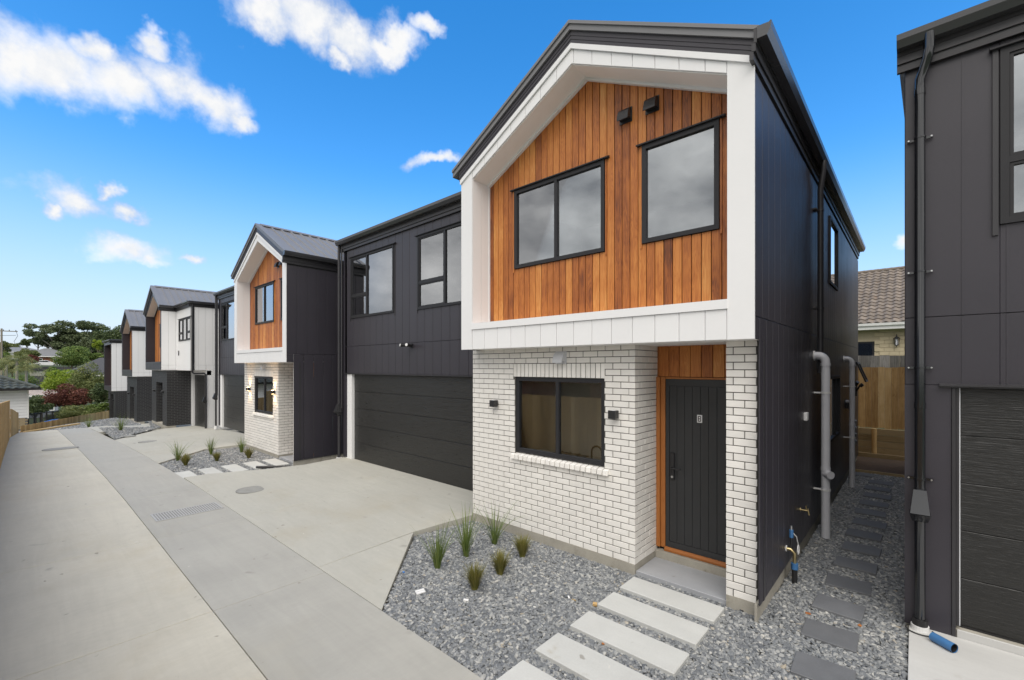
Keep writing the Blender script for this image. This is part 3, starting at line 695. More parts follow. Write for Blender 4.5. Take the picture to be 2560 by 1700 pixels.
# gravel ----------------------------------------------------------------
def gravel_tree():
    t = bpy.data.node_groups.new('pebble_scatter', 'GeometryNodeTree')
    t.interface.new_socket('Geometry', in_out='INPUT', socket_type='NodeSocketGeometry')
    t.interface.new_socket('Density', in_out='INPUT', socket_type='NodeSocketFloat')
    t.interface.new_socket('Size', in_out='INPUT', socket_type='NodeSocketFloat')
    t.interface.new_socket('Geometry', in_out='OUTPUT', socket_type='NodeSocketGeometry')
    n = t.nodes; l = t.links
    gi = n.new('NodeGroupInput'); go = n.new('NodeGroupOutput')
    dp = n.new('GeometryNodeDistributePointsOnFaces'); l.new(gi.outputs[0], dp.inputs['Mesh']); l.new(gi.outputs[1], dp.inputs['Density'])
    jn = n.new('GeometryNodeJoinGeometry')
    for i in range(5):
        ic = n.new('GeometryNodeMeshIcoSphere'); ic.inputs['Radius'].default_value = 1.0; ic.inputs['Subdivisions'].default_value = 3
        ps = n.new('GeometryNodeInputPosition')
        nz = n.new('ShaderNodeTexNoise'); nz.noise_dimensions = '4D'; nz.inputs['W'].default_value = i * 7.7; nz.inputs['Scale'].default_value = 0.75; nz.inputs['Detail'].default_value = 1.0
        l.new(ps.outputs[0], nz.inputs['Vector'])
        sb = n.new('ShaderNodeVectorMath'); sb.operation = 'SUBTRACT'; sb.inputs[1].default_value = (0.5, 0.5, 0.5); l.new(nz.outputs['Color'], sb.inputs[0])
        scn = n.new('ShaderNodeVectorMath'); scn.operation = 'SCALE'; scn.inputs['Scale'].default_value = 1.5; l.new(sb.outputs[0], scn.inputs[0])
        sp = n.new('GeometryNodeSetPosition'); l.new(ic.outputs['Mesh'], sp.inputs['Geometry']); l.new(scn.outputs[0], sp.inputs['Offset'])
        ss = n.new('GeometryNodeSetShadeSmooth'); l.new(sp.outputs[0], ss.inputs['Geometry'])
        tr = n.new('GeometryNodeTransform'); tr.inputs['Scale'].default_value = [(1.0, 0.72, 0.42), (1.1, 0.6, 0.36), (0.85, 0.75, 0.5), (1.25, 0.62, 0.4), (0.95, 0.85, 0.34)][i]
        l.new(ss.outputs[0], tr.inputs['Geometry'])
        g2 = n.new('GeometryNodeGeometryToInstance'); l.new(tr.outputs[0], g2.inputs[0]); l.new(g2.outputs[0], jn.inputs[0])
    rr = n.new('FunctionNodeRandomValue'); rr.data_type = 'FLOAT_VECTOR'; rr.inputs[0].default_value = (-0.55, -0.55, 0); rr.inputs[1].default_value = (0.55, 0.55, 6.283)
    rs = n.new('FunctionNodeRandomValue'); rs.data_type = 'FLOAT'; rs.inputs[2].default_value = 0.011; rs.inputs[3].default_value = 0.0245; rs.inputs['Seed'].default_value = 5
    ms = n.new('ShaderNodeMath'); ms.operation = 'MULTIPLY'; l.new(rs.outputs[1], ms.inputs[0]); l.new(gi.outputs[2], ms.inputs[1])
    rz = n.new('FunctionNodeRandomValue'); rz.data_type = 'FLOAT_VECTOR'; rz.inputs[0].default_value = (0, 0, 0.0); rz.inputs[1].default_value = (0, 0, 0.022); rz.inputs['Seed'].default_value = 9
    spz = n.new('GeometryNodeSetPosition'); l.new(dp.outputs['Points'], spz.inputs['Geometry']); l.new(rz.outputs[0], spz.inputs['Offset'])
    ip = n.new('GeometryNodeInstanceOnPoints'); ip.inputs['Pick Instance'].default_value = True
    l.new(spz.outputs[0], ip.inputs['Points']); l.new(jn.outputs[0], ip.inputs['Instance']); l.new(rr.outputs[0], ip.inputs['Rotation']); l.new(ms.outputs[0], ip.inputs['Scale'])
    rt = n.new('FunctionNodeRandomValue'); rt.data_type = 'FLOAT'; rt.inputs['Seed'].default_value = 17
    sa = n.new('GeometryNodeStoreNamedAttribute'); sa.domain = 'INSTANCE'; sa.data_type = 'FLOAT'; sa.inputs['Name'].default_value = 'tone'
    l.new(ip.outputs[0], sa.inputs['Geometry']); l.new(rt.outputs[1], sa.inputs['Value'])
    sm = n.new('GeometryNodeSetMaterial'); sm.inputs['Material'].default_value = M['pebble']; l.new(sa.outputs[0], sm.inputs[0])
    l.new(sm.outputs[0], go.inputs[0])
    return t
GT = gravel_tree()
def flat(name, poly, z, mat):
    me = bpy.data.meshes.new(name); bm = bmesh.new()
    bm.faces.new([bm.verts.new((x, y, z)) for x, y in poly]); bmesh.ops.triangulate(bm, faces=bm.faces); bmesh.ops.recalc_face_normals(bm, faces=bm.faces)
    for f_ in bm.faces:
        if f_.normal.z < 0: f_.normal_flip()
    bm.to_mesh(me); bm.free(); me.materials.append(M[mat]); return me
def gravel(poly, z, dens, size=1.0):
    struct(link('gravel_bed', flat('gravel_bed', poly, z - 0.012, 'gravel_base')))
    o = stuff(link('gravel', flat('gravel', poly, z, 'pebble')))
    md = o.modifiers.new('scatter', 'NODES'); md.node_group = GT
    ids = {s.name: s.identifier for s in GT.interface.items_tree if s.in_out == 'INPUT'}
    md[ids['Density']] = float(dens); md[ids['Size']] = float(size)
    return o
GZ = -2.772
gravel([(-4.44, 2.75), (-0.06, 2.75), (-0.06, 6.2), (-1.24, 6.2), (-1.24, 5.43), (-5.86, 5.43), (-6.02, 4.31)], GZ, 3500, 1.25)
gravel([(-1.24, 6.2), (-0.06, 6.2), (-0.06, 14.7), (-1.24, 14.7)], GZ, 2900, 1.25)
gravel([(-16.5, 2.75), (-13.45, 2.75), (-13.38, 3.22), (-12.68, 4.3), (-12.3, 5.2), (-12.28, 6.9), (-13.3, 6.9), (-13.3, 5.43), (-17.92, 5.43), (-18.08, 4.31)], -2.90, 1500, 1.5)
gravel([(-25.6, 2.75), (-28.9, 4.9), (-32.6, 4.95), (-29.2, 4.6), (-31.0, 2.75)], -3.14, 500, 2.2)
gravel([(-34.5, 4.95), (-36.9, 3.5), (-36.9, -0.3), (-37.8, -0.3), (-43.0, 4.6), (-40.0, 5.5)], -3.72, 350, 2.6)

# ================================================================== TOWNHOUSES
WB = dict(front='white_clad', reveal='white_clad', soffit='soffit', trim='white_clad', timber='cedar')
DK = dict(front='black_clad', reveal='black_clad', soffit='soffit', trim='black_trim', timber='cedar')

def downpipe(root, x, y, z1, z0, r=0.04, mat='black_trim', clips=(), face='y'):
    d = MB().tube([(x, y, z1), (x, y, z0)], r, 12).build('downpipe', mat, root, autosmooth=True)
    for z in clips:
        c = MB().tube([(x, y, z - 0.012), (x, y, z + 0.012)], r + 0.008, 12)
        if face == 'y': c.box(ID, x - 0.075, x + 0.075, y + 0.01, y + 0.02, z - 0.01, z + 0.01)
        else: c.box(ID, x - 0.05, x - 0.04, y - 0.075, y + 0.075, z - 0.01, z + 0.01)
        c.build('pipe_clip', mat, d)
    return d
def hopper(root, x, y, z, mat='black_plastic', w=0.085):
    """leaf diverter: tapered hood over an open box"""
    m = MB()
    m.prism([(x - 0.05, y - 0.05, z + 0.2), (x + 0.05, y - 0.05, z + 0.2), (x + 0.05, y + 0.045, z + 0.2), (x - 0.05, y + 0.045, z + 0.2)],
            [(x - w, y - 0.13, z - 0.03), (x + w, y - 0.13, z - 0.03), (x + w, y + 0.05, z - 0.03), (x - w, y + 0.05, z - 0.03)])
    m.prism([(x - w - 0.006, y - 0.14, z - 0.035), (x + w + 0.006, y - 0.14, z - 0.035), (x + w + 0.006, y + 0.055, z - 0.035), (x - w - 0.006, y + 0.055, z - 0.035)],
            [(x - 0.06, y - 0.06, z - 0.12), (x + 0.06, y - 0.06, z - 0.12), (x + 0.06, y + 0.05, z - 0.12), (x - 0.06, y + 0.05, z - 0.12)])
    return m.build('leaf_diverter', mat, root)
def wall_lamp(root, x, y, z, lit=False):
    s = 0.055
    m = MB(); m.box(ID, x - s, x + s, y - 0.12, y - 0.02, z - s, z + s); m.box(ID, x - 0.03, x + 0.03, y - 0.025, y, z - 0.03, z + 0.03)
    o = m.build('wall_lamp', 'black_plastic', root, bevel=0.004)
    for sg in (1, -1):
        zz = z + sg * (s + 0.002)
        MB().box(ID, x - 0.03, x + 0.03, y - 0.10, y - 0.04, zz - 0.002, zz + 0.002).build('lens', 'lamp_glow' if lit else 'pvc_white', o)
        if lit:
            L = bpy.data.lights.new('lamp_light', 'SPOT'); L.energy = 9; L.color = (1.0, 0.62, 0.30); L.spot_size = R(95); L.spot_blend = 0.7; L.shadow_soft_size = 0.02
            lo = bpy.data.objects.new('lamp_light', L); C.objects.link(lo); lo.location = (x, y - 0.06, zz + sg * 0.01)
            lo.rotation_euler = (R(180), 0, 0) if sg > 0 else (0, 0, 0)
            lo.parent = o; lo.matrix_parent_inverse = Matrix.Translation(-wmat(o))
    return o
def vent_hood(root, x, y, z, w, h, mat):
    """exhaust cowl: curved hood over a back plate"""
    m = MB(); m.box(ID, x - w / 2 - 0.012, x + w / 2 + 0.012, y - 0.012, y, z - h / 2 - 0.012, z + h / 2 + 0.012)
    prof = [(0.012, h / 2), (0.05, h / 2 - 0.01), (0.085, h / 2 - 0.05), (0.11, -h / 2 + 0.03), (0.11, -h / 2), (0.10, -h / 2), (0.10, -h / 2 + 0.03), (0.012, -h / 2 + 0.03)]
    m.prism([(x - w / 2, y - n, z + q) for n, q in prof], [(x + w / 2, y - n, z + q) for n, q in prof])
    return m.build('vent_hood', mat, root)

def garage_wing(root, x0, x1, yw, zh, zt, seam, wins, door, jamb, zgut, jamb_mat='white_clad', cover=0.3, boards=True, roof_back=5.6, start=None, gx0=None):
    T = TY(yw)
    ops = [(w[0], w[1], w[2], w[3]) for w in wins]
    m = MB()
    cuts = sorted({x0, x1} | {x for o in ops for x in o[:2] if x0 < x < x1})
    for c0, c1 in zip(cuts, cuts[1:]):
        mid = (c0 + c1) / 2; z = zh
        for o in [o for o in ops if o[0] < mid < o[1]]:
            m.box(T, c0, c1, -0.2, -0.014, z, o[2]); z = o[3]
        m.box(T, c0, c1, -0.2, -0.014, z, zt + 0.2)
    m.build('upper_wall', 'groove_black', root)
    vboards(root, T, x0 + 0.1, x1, seam + 0.004, zt, cover, 'cladding_board', 'black_clad', -0.014, 0.014, 0.007, openings=ops, start=start)
    vboards(root, T, x0 + 0.1, x1, zh, seam - 0.004, cover, 'cladding_board', 'black_clad', -0.014, 0.014, 0.007, start=start)
    dx0, dx1, dz0, dz1 = door
    MB().box(T, x0, x0 + 0.097, -0.2, 0.004, dz0 + 0.02, zt).build('corner_board', 'black_clad', root)
    MB().box(TXN(x0), yw - 0.0, yw + roof_back, -0.2, -0.001, dz0 + 0.02, zt + 0.2).build('end_wall', 'black_clad', root)
    for w in wins:
        window(root, T, w[0], w[1], w[2], w[3], 0.0, splits=(w[4],), trans=((0, 0.36),))
        room(root, T, w[0] - 0.3, min(w[1] + 0.3, x1 - 0.05), w[2] - 0.8, w[3] + 0.25, -0.2, 2.5)
        m = MB(); q = w[0] - 0.05
        while q < w[0] + (w[1] - w[0]) * w[4] * 0.97:
            m.box(T, q, q + 0.05, -0.30, -0.275 + 0.02 * math.sin(q * 60), w[2] - 0.3, w[3] + 0.08); q += 0.049
        m.build('fill_curtain', 'pale_fill', root)  # pale pleated sheet added to brighten the dark left sash
        for e in (w[0] - 0.035, w[1] + 0.012):
            if e < x1 - 0.03: MB().box(T, e, e + 0.022, 0.0005, 0.014, w[2] - 0.08, w[3] + 0.02).build('window_batten', 'black_trim', root)
    # garage door recessed under the wall
    yd = -0.085
    gd = MB().box(T, dx0, dx1, yd - 0.05, yd - 0.012, dz0, dz1).build('garage_door', 'groove_black', root)
    n = 5; h = (dz1 - dz0) / n
    for i in range(n):
        MB().box(T, dx0 + 0.004, dx1 - 0.004, yd - 0.012, yd, dz0 + i * h + 0.004, dz0 + (i + 1) * h - 0.004).build('door_panel', 'garage_black', gd, bevel=0.004)
    MB().box(T, dx0 + 0.004, dx1 - 0.004, yd - 0.02, yd + 0.004, dz0 - 0.012, dz0 + 0.003).build('bottom_seal', 'black_plastic', gd)
    MB().box(T, x0 + 0.1, x1, -0.2, 0.02, zh - 0.028, zh - 0.002).build('header_flashing', 'black_trim', root)
    MB().box(T, dx0, x1, -0.2, yd + 0.02, dz1 + 0.001, zh - 0.03).build('door_head', 'black_clad', root)
    if jamb:
        MB().box(T, jamb[0], jamb[1], -0.2, -0.01, dz0 - 0.05, zh - 0.03).build('door_jamb', jamb_mat, root)
        MB().box(T, jamb[1], dx0, -0.2, yd + 0.02, dz0 - 0.05, dz1).build('door_jamb', 'frame_black', root) if dx0 - jamb[1] > 0.01 else None
    gx0 = x0 - 0.12 if gx0 is None else gx0
    gutter(root, T, gx0, x1, zgut, 0.08, fascia=0.14)
    # low roof behind the gutter
    m = MB(); yb = yw + roof_back; zr = zgut + 0.3 * roof_back
    m.prism([(gx0, yw - 0.1, zgut - 0.02), (gx0, yb, zr), (gx0, yb, zr - 0.06), (gx0, yw - 0.1, zgut - 0.08)], [(x1, yw - 0.1, zgut - 0.02), (x1, yb, zr), (x1, yb, zr - 0.06), (x1, yw - 0.1, zgut - 0.08)])
    m.prism([(gx0, yb, zr), (gx0, yb + 4.4, zgut + 0.2), (gx0, yb + 4.4, zgut + 0.14), (gx0, yb, zr - 0.06)], [(x1, yb, zr), (x1, yb + 4.4, zgut + 0.2), (x1, yb + 4.4, zgut + 0.14), (x1, yb, zr - 0.06)])
    m.build('wing_roof', 'roof_steel', root)

def side_cladding(root, xr, y0, y1, zb, seam, zt, mat, cover=0.291, openings=(), ylow=None, back='groove_black'):
    T = TX(xr)
    cuts = sorted({y0, y1} | {x for o in openings for x in o[:2]})
    m = MB()
    for c0, c1 in zip(cuts, cuts[1:]):
        mid = (c0 + c1) / 2; z = seam
        segs = []
        for o in sorted([o for o in openings if o[0] < mid < o[1]], key=lambda o: o[2]): segs.append(o)
        z = zb if (ylow is None or c0 >= ylow - 1e-6) else seam
        for o in segs: m.box(T, c0, c1, -0.15, -0.014, z, o[2]); z = o[3]
        m.box(T, c0, c1, -0.15, -0.014, z, zt + 0.15)
    m.build('side_wall', back, root)
    vboards(root, T, y0, y1, seam + 0.004, zt, cover, 'cladding_board', mat, -0.014, 0.014, 0.008, openings=[o for o in openings if o[3] > seam])
    vboards(root, T, ylow if ylow else y0, y1, zb, seam - 0.004, cover, 'cladding_board', mat, -0.014, 0.014, 0.008, openings=[o for o in openings if o[2] < seam])

def white_house(dx, dz, label, group, full=False, lit=False):
    xl, xr = -5.78 + dx, -1.23 + dx
    zb, ze, za = 0.29 + dz, 3.20 + dz, 4.44 + dz
    yf, yt, yb = 5.09, 5.50, 16.3
    yr_back = yb if full else 12.5
    root = thing('townhouse', label, 'house', (xm_ := (xl + xr) / 2, 8.0, -2.75 + dz), group)
    yend = yb if full else 12.5
    wins = [(-4.91 + dx, -3.22 + dx, 1.615 + dz, 2.895 + dz, (0.5,)), (-2.66 + dx, -1.70 + dx, 1.615 + dz, 2.895 + dz, ())]
    G = gable_block(root, xl, xr, yf, yt, yb, zb, ze, za, WB, windows=wins)
    xm = G['xm']; k = G['k']; top = G['top']
    # barge: grey stepped boards over the white frame, then the roof edge
    T = TY(yf)
    m = MB()
    for a, b in ((xl - 0.04, xm), (xm, xr + 0.03)):
        m.col(T, a, b, -0.4, 0.010, top(a) + 0.004, top(b) + 0.004, top(a) + 0.055, top(b) + 0.055)
        m.col(T, a, b, -0.4, 0.016, top(a) + 0.056, top(b) + 0.056, top(a) + 0.105, top(b) + 0.105)
        m.col(T, a, b, -0.4, 0.022, top(a) + 0.106, top(b) + 0.106, top(a) + 0.165, top(b) + 0.165)
    m.build('barge_board', 'black_clad', root)
    m = MB()
    for a, b in ((xl - 0.17, xm), (xm, xr + 0.06)):
        m.col(T, a, b, -0.1, 0.05, top(a) + 0.168, top(b) + 0.168, top(a) + 0.245, top(b) + 0.245)
        m.col(T, a, b, -0.1, 0.07, top(a) + 0.246, top(b) + 0.246, top(a) + 0.29, top(b) + 0.29)
    m.build('barge_flashing', 'roof_steel', root)
    gable_roof(root, xl - 0.12, xr + 0.10, xm, yf + 0.1, yr_back, top(xr + 0.10) + 0.26, za + 0.26)
    TS = TX(xr)
    gutter(root, TS, yf - 0.10, yend, top(xr) + 0.235, 0.045, fascia=0.16)
    sideops = [(10.42, 11.6, 1.60 + dz, 2.90 + dz), (10.1, 11.9, -1.45 + dz, -0.19 + dz)] if full else []
    zbase = -2.56 + dz
    side_cladding(root, xr, yf + 0.017, yend, zbase, 0.525 + dz, 3.06 + dz, 'black_clad', openings=sideops, ylow=5.30)
    vboards(root, TX(xr), yf + 0.017, 5.298, zb, 0.521 + dz, 0.291, 'cladding_board', 'black_clad', -0.014, 0.014, 0.008)
    # other walls close the block
    MB().box(TXN(xl), yf + 0.02, 6.5, -0.15, -0.001, zb, ze).build('side_wall', 'black_clad', root)
    MB().box(ID, xl + 0.2, xr - 0.2, yend - 0.2, yend - 0.001, zbase, ze).build('rear_wall', 'black_clad', root)
    MB().box(ID, xl + 0.02, xr - 0.02, yf + 0.02, 6.4, zb - 0.0, zb + 0.03).build('overhang_soffit', 'soffit', root)
    # brick ground floor
    bl, bc, cr, cl_ = -5.868 + dx, -2.739 + dx, -1.291 + dx, -1.611 + dx
    z0 = -2.610 + dz; z1 = zb
    yB, yD = 5.441, 6.13
    TB = TY(yB); wz0, wz1 = -1.395 + dz, -0.165 + dz
    w0, w1 = -4.865 + dx, -3.195 + dx
    bw = Brickwork()
    bw.wall(TB, bl, bc, z0, z1, 'white_brick', openings=[(w0, w1, wz0, wz1), (w0 - 0.035, w1, wz1, 0.05 + dz), (w0 - 0.06, w1 + 0.01, wz0 - 0.08, wz0)], offset=0.075)
    x = w0 - 0.03
    while x < w1 - 0.05:
        bw.add(TB, x, min(x + 0.072, w1), wz1 + 0.003, 0.046 + dz, 0.09, 'white_brick', 'soldier_brick'); x += 0.082
    bw.wall(TX(bc), yB + 0.092, yD, z0, z1, 'white_brick', offset=0.03)
    bw.wall(TB, cl_, cr, z0, z1, 'white_brick', offset=0.16)
    bw.finish(root, 300)
    # sloping brick sill
    me = None; x = w0 - 0.055
    while x < w1 + 0.0:
        if me is None:
            b = MB(); b.prism([(0, 0.10, 0.0), (0, -0.045, -0.035), (0, -0.052, -0.105), (0, 0.10, -0.075)], [(0.078, 0.10, 0.0), (0.078, -0.045, -0.035), (0.078, -0.052, -0.105), (0.078, 0.10, -0.075)])
            me = b.mesh('sill_brick', 'white_brick', bevel=0.003)
        link('sill_brick', me, root, (x, yB + rnd.uniform(-0.003, 0.003), wz0 + 0.002)); x += 0.0905
    m = MB()                                   # mortar core
    m.box(TB, bl + 0.004, w0 + 0.005, -0.16, -0.008, z0 + 0.002, z1); m.box(TB, w1 - 0.005, bc - 0.008, -0.16, -0.008, z0 + 0.002, z1)
    m.box(TB, w0 + 0.005, w1 - 0.005, -0.16, -0.008, z0 + 0.002, wz0 - 0.04); m.box(TB, w0 + 0.005, w1 - 0.005, -0.16, -0.008, wz1 + 0.002, z1)
    m.box(TX(bc), yB + 0.17, yD, -0.16, -0.008, z0 + 0.002, z1)
    m.box(TB, cl_ + 0.004, cr - 0.004, -0.3, -0.008, z0 + 0.002, z1)
    m.build('mortar', 'mortar', root)
    m = MB()
    m.box(TB, bl + 0.004, bc - 0.001, -0.5, 0.004, -2.95 + dz, z0 - 0.001); m.box(TX(bc), yB + 0.5, yD + 0.1, -0.5, 0.003, -2.95 + dz, z0 - 0.001)
    m.box(TB, cl_ + 0.001, cr + 0.001, -0.5, 0.004, -2.95 + dz, z0 - 0.001); m.box(TX(xr), 5.31, yend, -0.055, -0.03, -2.95 + dz, zbase - 0.002)
    m.build('plinth', 'plinth', root)
    MB().box(TX(xr), yB + 0.01, yB + 0.06, -0.06, 0.004, zbase, zb - 0.01).build('corner_flashing', 'black_trim', root)
    # kitchen window
    window(root, TY(yB + 0.05), w0 + 0.012, w1 - 0.004, wz0 + 0.012, wz1 - 0.006, 0.0, splits=(0.5,), fw=0.06, gmat='pane_lower', flash=False)
    rm = (w0 - 0.2, bc - 0.25)
    room(root, TY(yB + 0.17), rm[0] - 0.6, rm[1], -2.55 + dz, 0.1 + dz, 0, 1.25)
    if full:
        T3 = TY(yB + 0.19)
        bn = MB().box(T3, rm[0], rm[1], -0.62, -0.005, wz0 - 0.12, wz0 - 0.06).build('bench_top', 'bench', root)
        k2 = MB().box(T3, w0 + 0.35, w0 + 0.95, -0.55, -0.1, wz0 - 0.059, wz0 - 0.045)
        for cx in (0.48, 0.65, 0.82):
            for cy in (0.2, 0.42):
                k2.tube([(w0 + cx - 0.06, yB + 0.19 + cy, wz0 - 0.02), (w0 + cx + 0.06, yB + 0.19 + cy, wz0 - 0.02)], 0.008, 6); k2.tube([(w0 + cx, yB + 0.13 + cy, wz0 - 0.02), (w0 + cx, yB + 0.25 + cy, wz0 - 0.02)], 0.008, 6)
                k2.disc((w0 + cx, yB + 0.19 + cy), 0.03, wz0 - 0.045, wz0 - 0.028, 10)
        k2.build('cooktop', 'black_plastic', root)
        tp = [(w0 + 1.2, yB + 0.42, wz0 - 0.06), (w0 + 1.2, yB + 0.42, wz0 + 0.1)] + [(w0 + 1.2 + 0.09 * (1 - math.cos(a)), yB + 0.42, wz0 + 0.1 + 0.09 * math.sin(a)) for a in [i * math.pi / 8 for i in range(1, 9)]] + [(w0 + 1.38, yB + 0.42, wz0 + 0.05)]
        MB().tube(tp, 0.014, 8).build('kitchen_tap', 'frame_black', root, autosmooth=True)
    # porch: soffit boards, door set, cedar over
    TD = TY(yD)
    d0, d1, dz0, dz1 = -2.615 + dx, -1.66 + dx, -2.53 + dz, -0.175 + dz
    vboards(root, TD, bc + 0.02, cl_ + 0.3, dz1 + 0.035, zb, 0.148, 'cedar_board', 'cedar', -0.022, 0.022, 0.006)
    MB().box(TD, bc - 0.12, bc + 0.0195, -0.022, -0.002, dz1 + 0.031, zb - 0.002).build('porch_trim', 'cedar_frame', root)
    MB().box(TD, bc - 0.15, xr - 0.2, -0.16, -0.023, dz0 - 0.2, zb).build('porch_wall', 'groove_black', root)
    fr = MB(); fr.box(TD, bc + 0.002, bc + 0.055, -0.12, 0.05, dz0 - 0.02, dz1 + 0.03); fr.box(TD, bc + 0.057, d0 - 0.004, -0.12, 0.02, dz0 - 0.02, dz1 + 0.03); fr.box(TD, d0 - 0.003, d1 + 0.1, -0.12, 0.012, dz1 + 0.004, dz1 + 0.03)
    fr.build('door_frame', 'cedar_frame', root, bevel=0.004)
    MB().profile(TD, d0 - 0.006, d1 + 0.1, [(-0.12, dz0 - 0.004), (0.012, dz0 - 0.004), (0.045, dz0 - 0.03), (0.045, dz0 - 0.055), (-0.12, dz0 - 0.055)]).build('door_sill', 'cedar_sill', root)
    dr = MB(); dr.box(TD, d0, d1, -0.04, -0.006, dz0, dz1)
    dr.box(TD, d0, d1, -0.006, 0.006, dz0, dz0 + 0.08); dr.box(TD, d0, d1, -0.006, 0.006, dz1 - 0.09, dz1); dr.box(TD, d0, d0 + 0.05, -0.006, 0.006, dz0 + 0.08, dz1 - 0.09); dr.box(TD, d1 - 0.05, d1, -0.006, 0.006, dz0 + 0.08, dz1 - 0.09)
    door = dr.build('front_door', 'door_black', root)
    x = d0 + 0.053; pw = (d1 - d0 - 0.106) / 8
    for i in range(8):
        MB().box(TD, x + i * pw + 0.003, x + (i + 1) * pw - 0.003, -0.006, 0.001, dz0 + 0.083, dz1 - 0.093).build('plank', 'door_black', door, bevel=0.002)
    hx = d0 + 0.10; hz = dz0 + 1.14
    hd = MB(); hd.box(TD, hx - 0.032, hx + 0.032, 0.001, 0.026, hz - 0.19, hz + 0.19); hd.build('door_lock', 'black_plastic', door, bevel=0.008)
    hd = MB(); hd.tube([(hx, yD - 0.026, hz - 0.02), (hx, yD - 0.07, hz - 0.02)], 0.013, 10); hd.tube([(hx - 0.012, yD - 0.068, hz - 0.02), (hx + 0.13, yD - 0.068, hz - 0.02)], 0.011, 10)
    hd.build('door_handle', 'black_plastic', door, autosmooth=True)
    MB().tube([(hx, yD - 0.026, hz - 0.145), (hx, yD - 0.032, hz - 0.145)], 0.016, 12).build('keyhole', 'steel', door)
    if full:
        px, pz = -2.148 + dx, -0.70 + dz
        pl = MB().box(TD, px - 0.033, px + 0.033, 0.0012, 0.006, pz - 0.052, pz + 0.052).build('door_number', 'pvc_white', door)
        b = MB(); e0, e1 = 0.0061, 0.0085; u = 0.0105; W, Hh = 0.021, 0.038
        b.box(TD, px - W, px - W + u, e0, e1, pz - Hh, pz + Hh)
        for zz in (-Hh, -u / 2, Hh - u): b.box(TD, px - W + u, px + W - 0.006, e0, e1, pz + zz, pz + zz + u)
        b.box(TD, px + W - u, px + W, e0, e1, pz + 0.004, pz + Hh - 0.006); b.box(TD, px + W - u, px + W, e0, e1, pz - Hh + 0.006, pz - 0.004)
        b.build('letter', 'black_plastic', door)
    # wall lamps, vent hoods
    wall_lamp(root, -5.28 + dx, yB, -0.62 + dz, lit); wall_lamp(root, -3.02 + dx, yB, -0.645 + dz, lit)
    vent_hood(root, -3.93 + dx, yB, 0.135 + dz, 0.17, 0.16, 'vent_grey')
    if full:
        vent_hood(root, -2.90 + dx, yt, 3.385 + dz, 0.16, 0.17, 'black_plastic'); vent_hood(root, -2.525 + dx, yt, 3.385 + dz, 0.16, 0.17, 'black_plastic')
    else:
        vent_hood(root, -2.90 + dx, yt, 3.385 + dz, 0.16, 0.17, 'black_plastic'); vent_hood(root, -2.525 + dx, yt, 3.385 + dz, 0.16, 0.17, 'black_plastic')
    # garage wing
    wx = [(-11.84 + dx, -9.68 + dx, 1.36 + dz, 3.065 + dz, 0.40), (-8.69 + dx, -6.3 + dx, 1.34 + dz, 3.065 + dz, 0.42)]
    garage_wing(root, -12.29 + dx, bl - 0.0 + 0.09, 6.30, -0.185 + dz, 3.37 + dz, 0.575 + dz, wx, (-11.82 + dx, bl + 0.05, -2.615 + dz, -0.215 + dz), (-12.19 + dx, -11.83 + dx), 3.61 + dz, start=-12.33 + dx)
    p = downpipe(root, -12.36 + dx, 6.2, 3.5 + dz, -2.75 + dz, 0.04, clips=(2.6 + dz, 0.9 + dz, -0.55 + dz))
    MB().tube([(-12.28 + dx, 6.24, 3.45 + dz), (-12.28 + dx, 6.24, -1.2 + dz)], 0.025, 10).build('vent_pipe', 'black_trim', root, autosmooth=True)
    hopper(root, -12.36 + dx, 6.2, -1.28 + dz)
    MB().disc((-12.36 + dx, 6.2), 0.075, -2.78 + dz, -2.62 + dz, 16).build('drain_collar', 'pvc_white', root)
    # flood light pair over the garage door
    fx, fz = -8.93 + dx, 0.50 + dz
    fl = MB().box(ID, fx - 0.05, fx + 0.05, 6.25, 6.30, fz - 0.05, fz + 0.05)
    fl.build('flood_light', 'black_plastic', root)
    for s_ in (-0.09, 0.07):
        MB().tube([(fx + s_ * 0.5, 6.24, fz), (fx + s_ * 1.3, 6.14, fz + 0.01), (fx + s_ * 1.6, 6.07, fz + 0.015)], 0.028, 10, r2=0.045).build('lamp_head', 'black_plastic', root, autosmooth=True)
        MB().tube([(fx + s_ * 1.61, 6.069, fz + 0.0152), (fx + s_ * 1.64, 6.06, fz + 0.016)], 0.036, 10).build('lens', 'pvc_white', root)
    if full:                                    # services on the side wall
        TSd = TX(xr)
        for (a0, a1, q0, q1) in sideops:
            window(root, TSd, a0, a1, q0, q1, 0.0, splits=(0.62,) if q0 < 0 else (), flash=False)
            room(root, TSd, a0 - 0.3, a1 + 0.3, q0 - 0.3, q1 + 0.2, -0.15, 1.3)
        for (y, zt_, zb_, r) in ((8.70, -0.02, -2.86, 0.062), (12.75, -0.02, -2.86, 0.055)):
            el = [(xr + 0.001, y, zt_ + 0.20), (xr + 0.05, y, zt_ + 0.20)] + [(xr + 0.05 + 0.11 * math.sin(a), y, zt_ + 0.09 + 0.11 * math.cos(a)) for a in [i * math.pi / 12 for i in range(1, 7)]] + [(xr + 0.16, y, zb_)]
            pv = MB().tube(el, r, 16).build('waste_pipe', 'pvc', root, autosmooth=True)
            MB().tube([(xr + 0.001, y, zt_ + 0.2), (xr + 0.016, y, zt_ + 0.2)], r + 0.02, 16).build('wall_collar', 'pvc_white', pv)
            for zc in ((-0.42, -1.98) if y < 10 else (-0.45, -1.62)):
                c = MB().tube([(xr + 0.16, y, zc - 0.015), (xr + 0.16, y, zc + 0.015)], r + 0.008, 16); c.box(TSd, y - 0.012, y + 0.012, 0, 0.1, zc - 0.012, zc + 0.012)
                c.build('pipe_clip', 'pvc_white', pv)
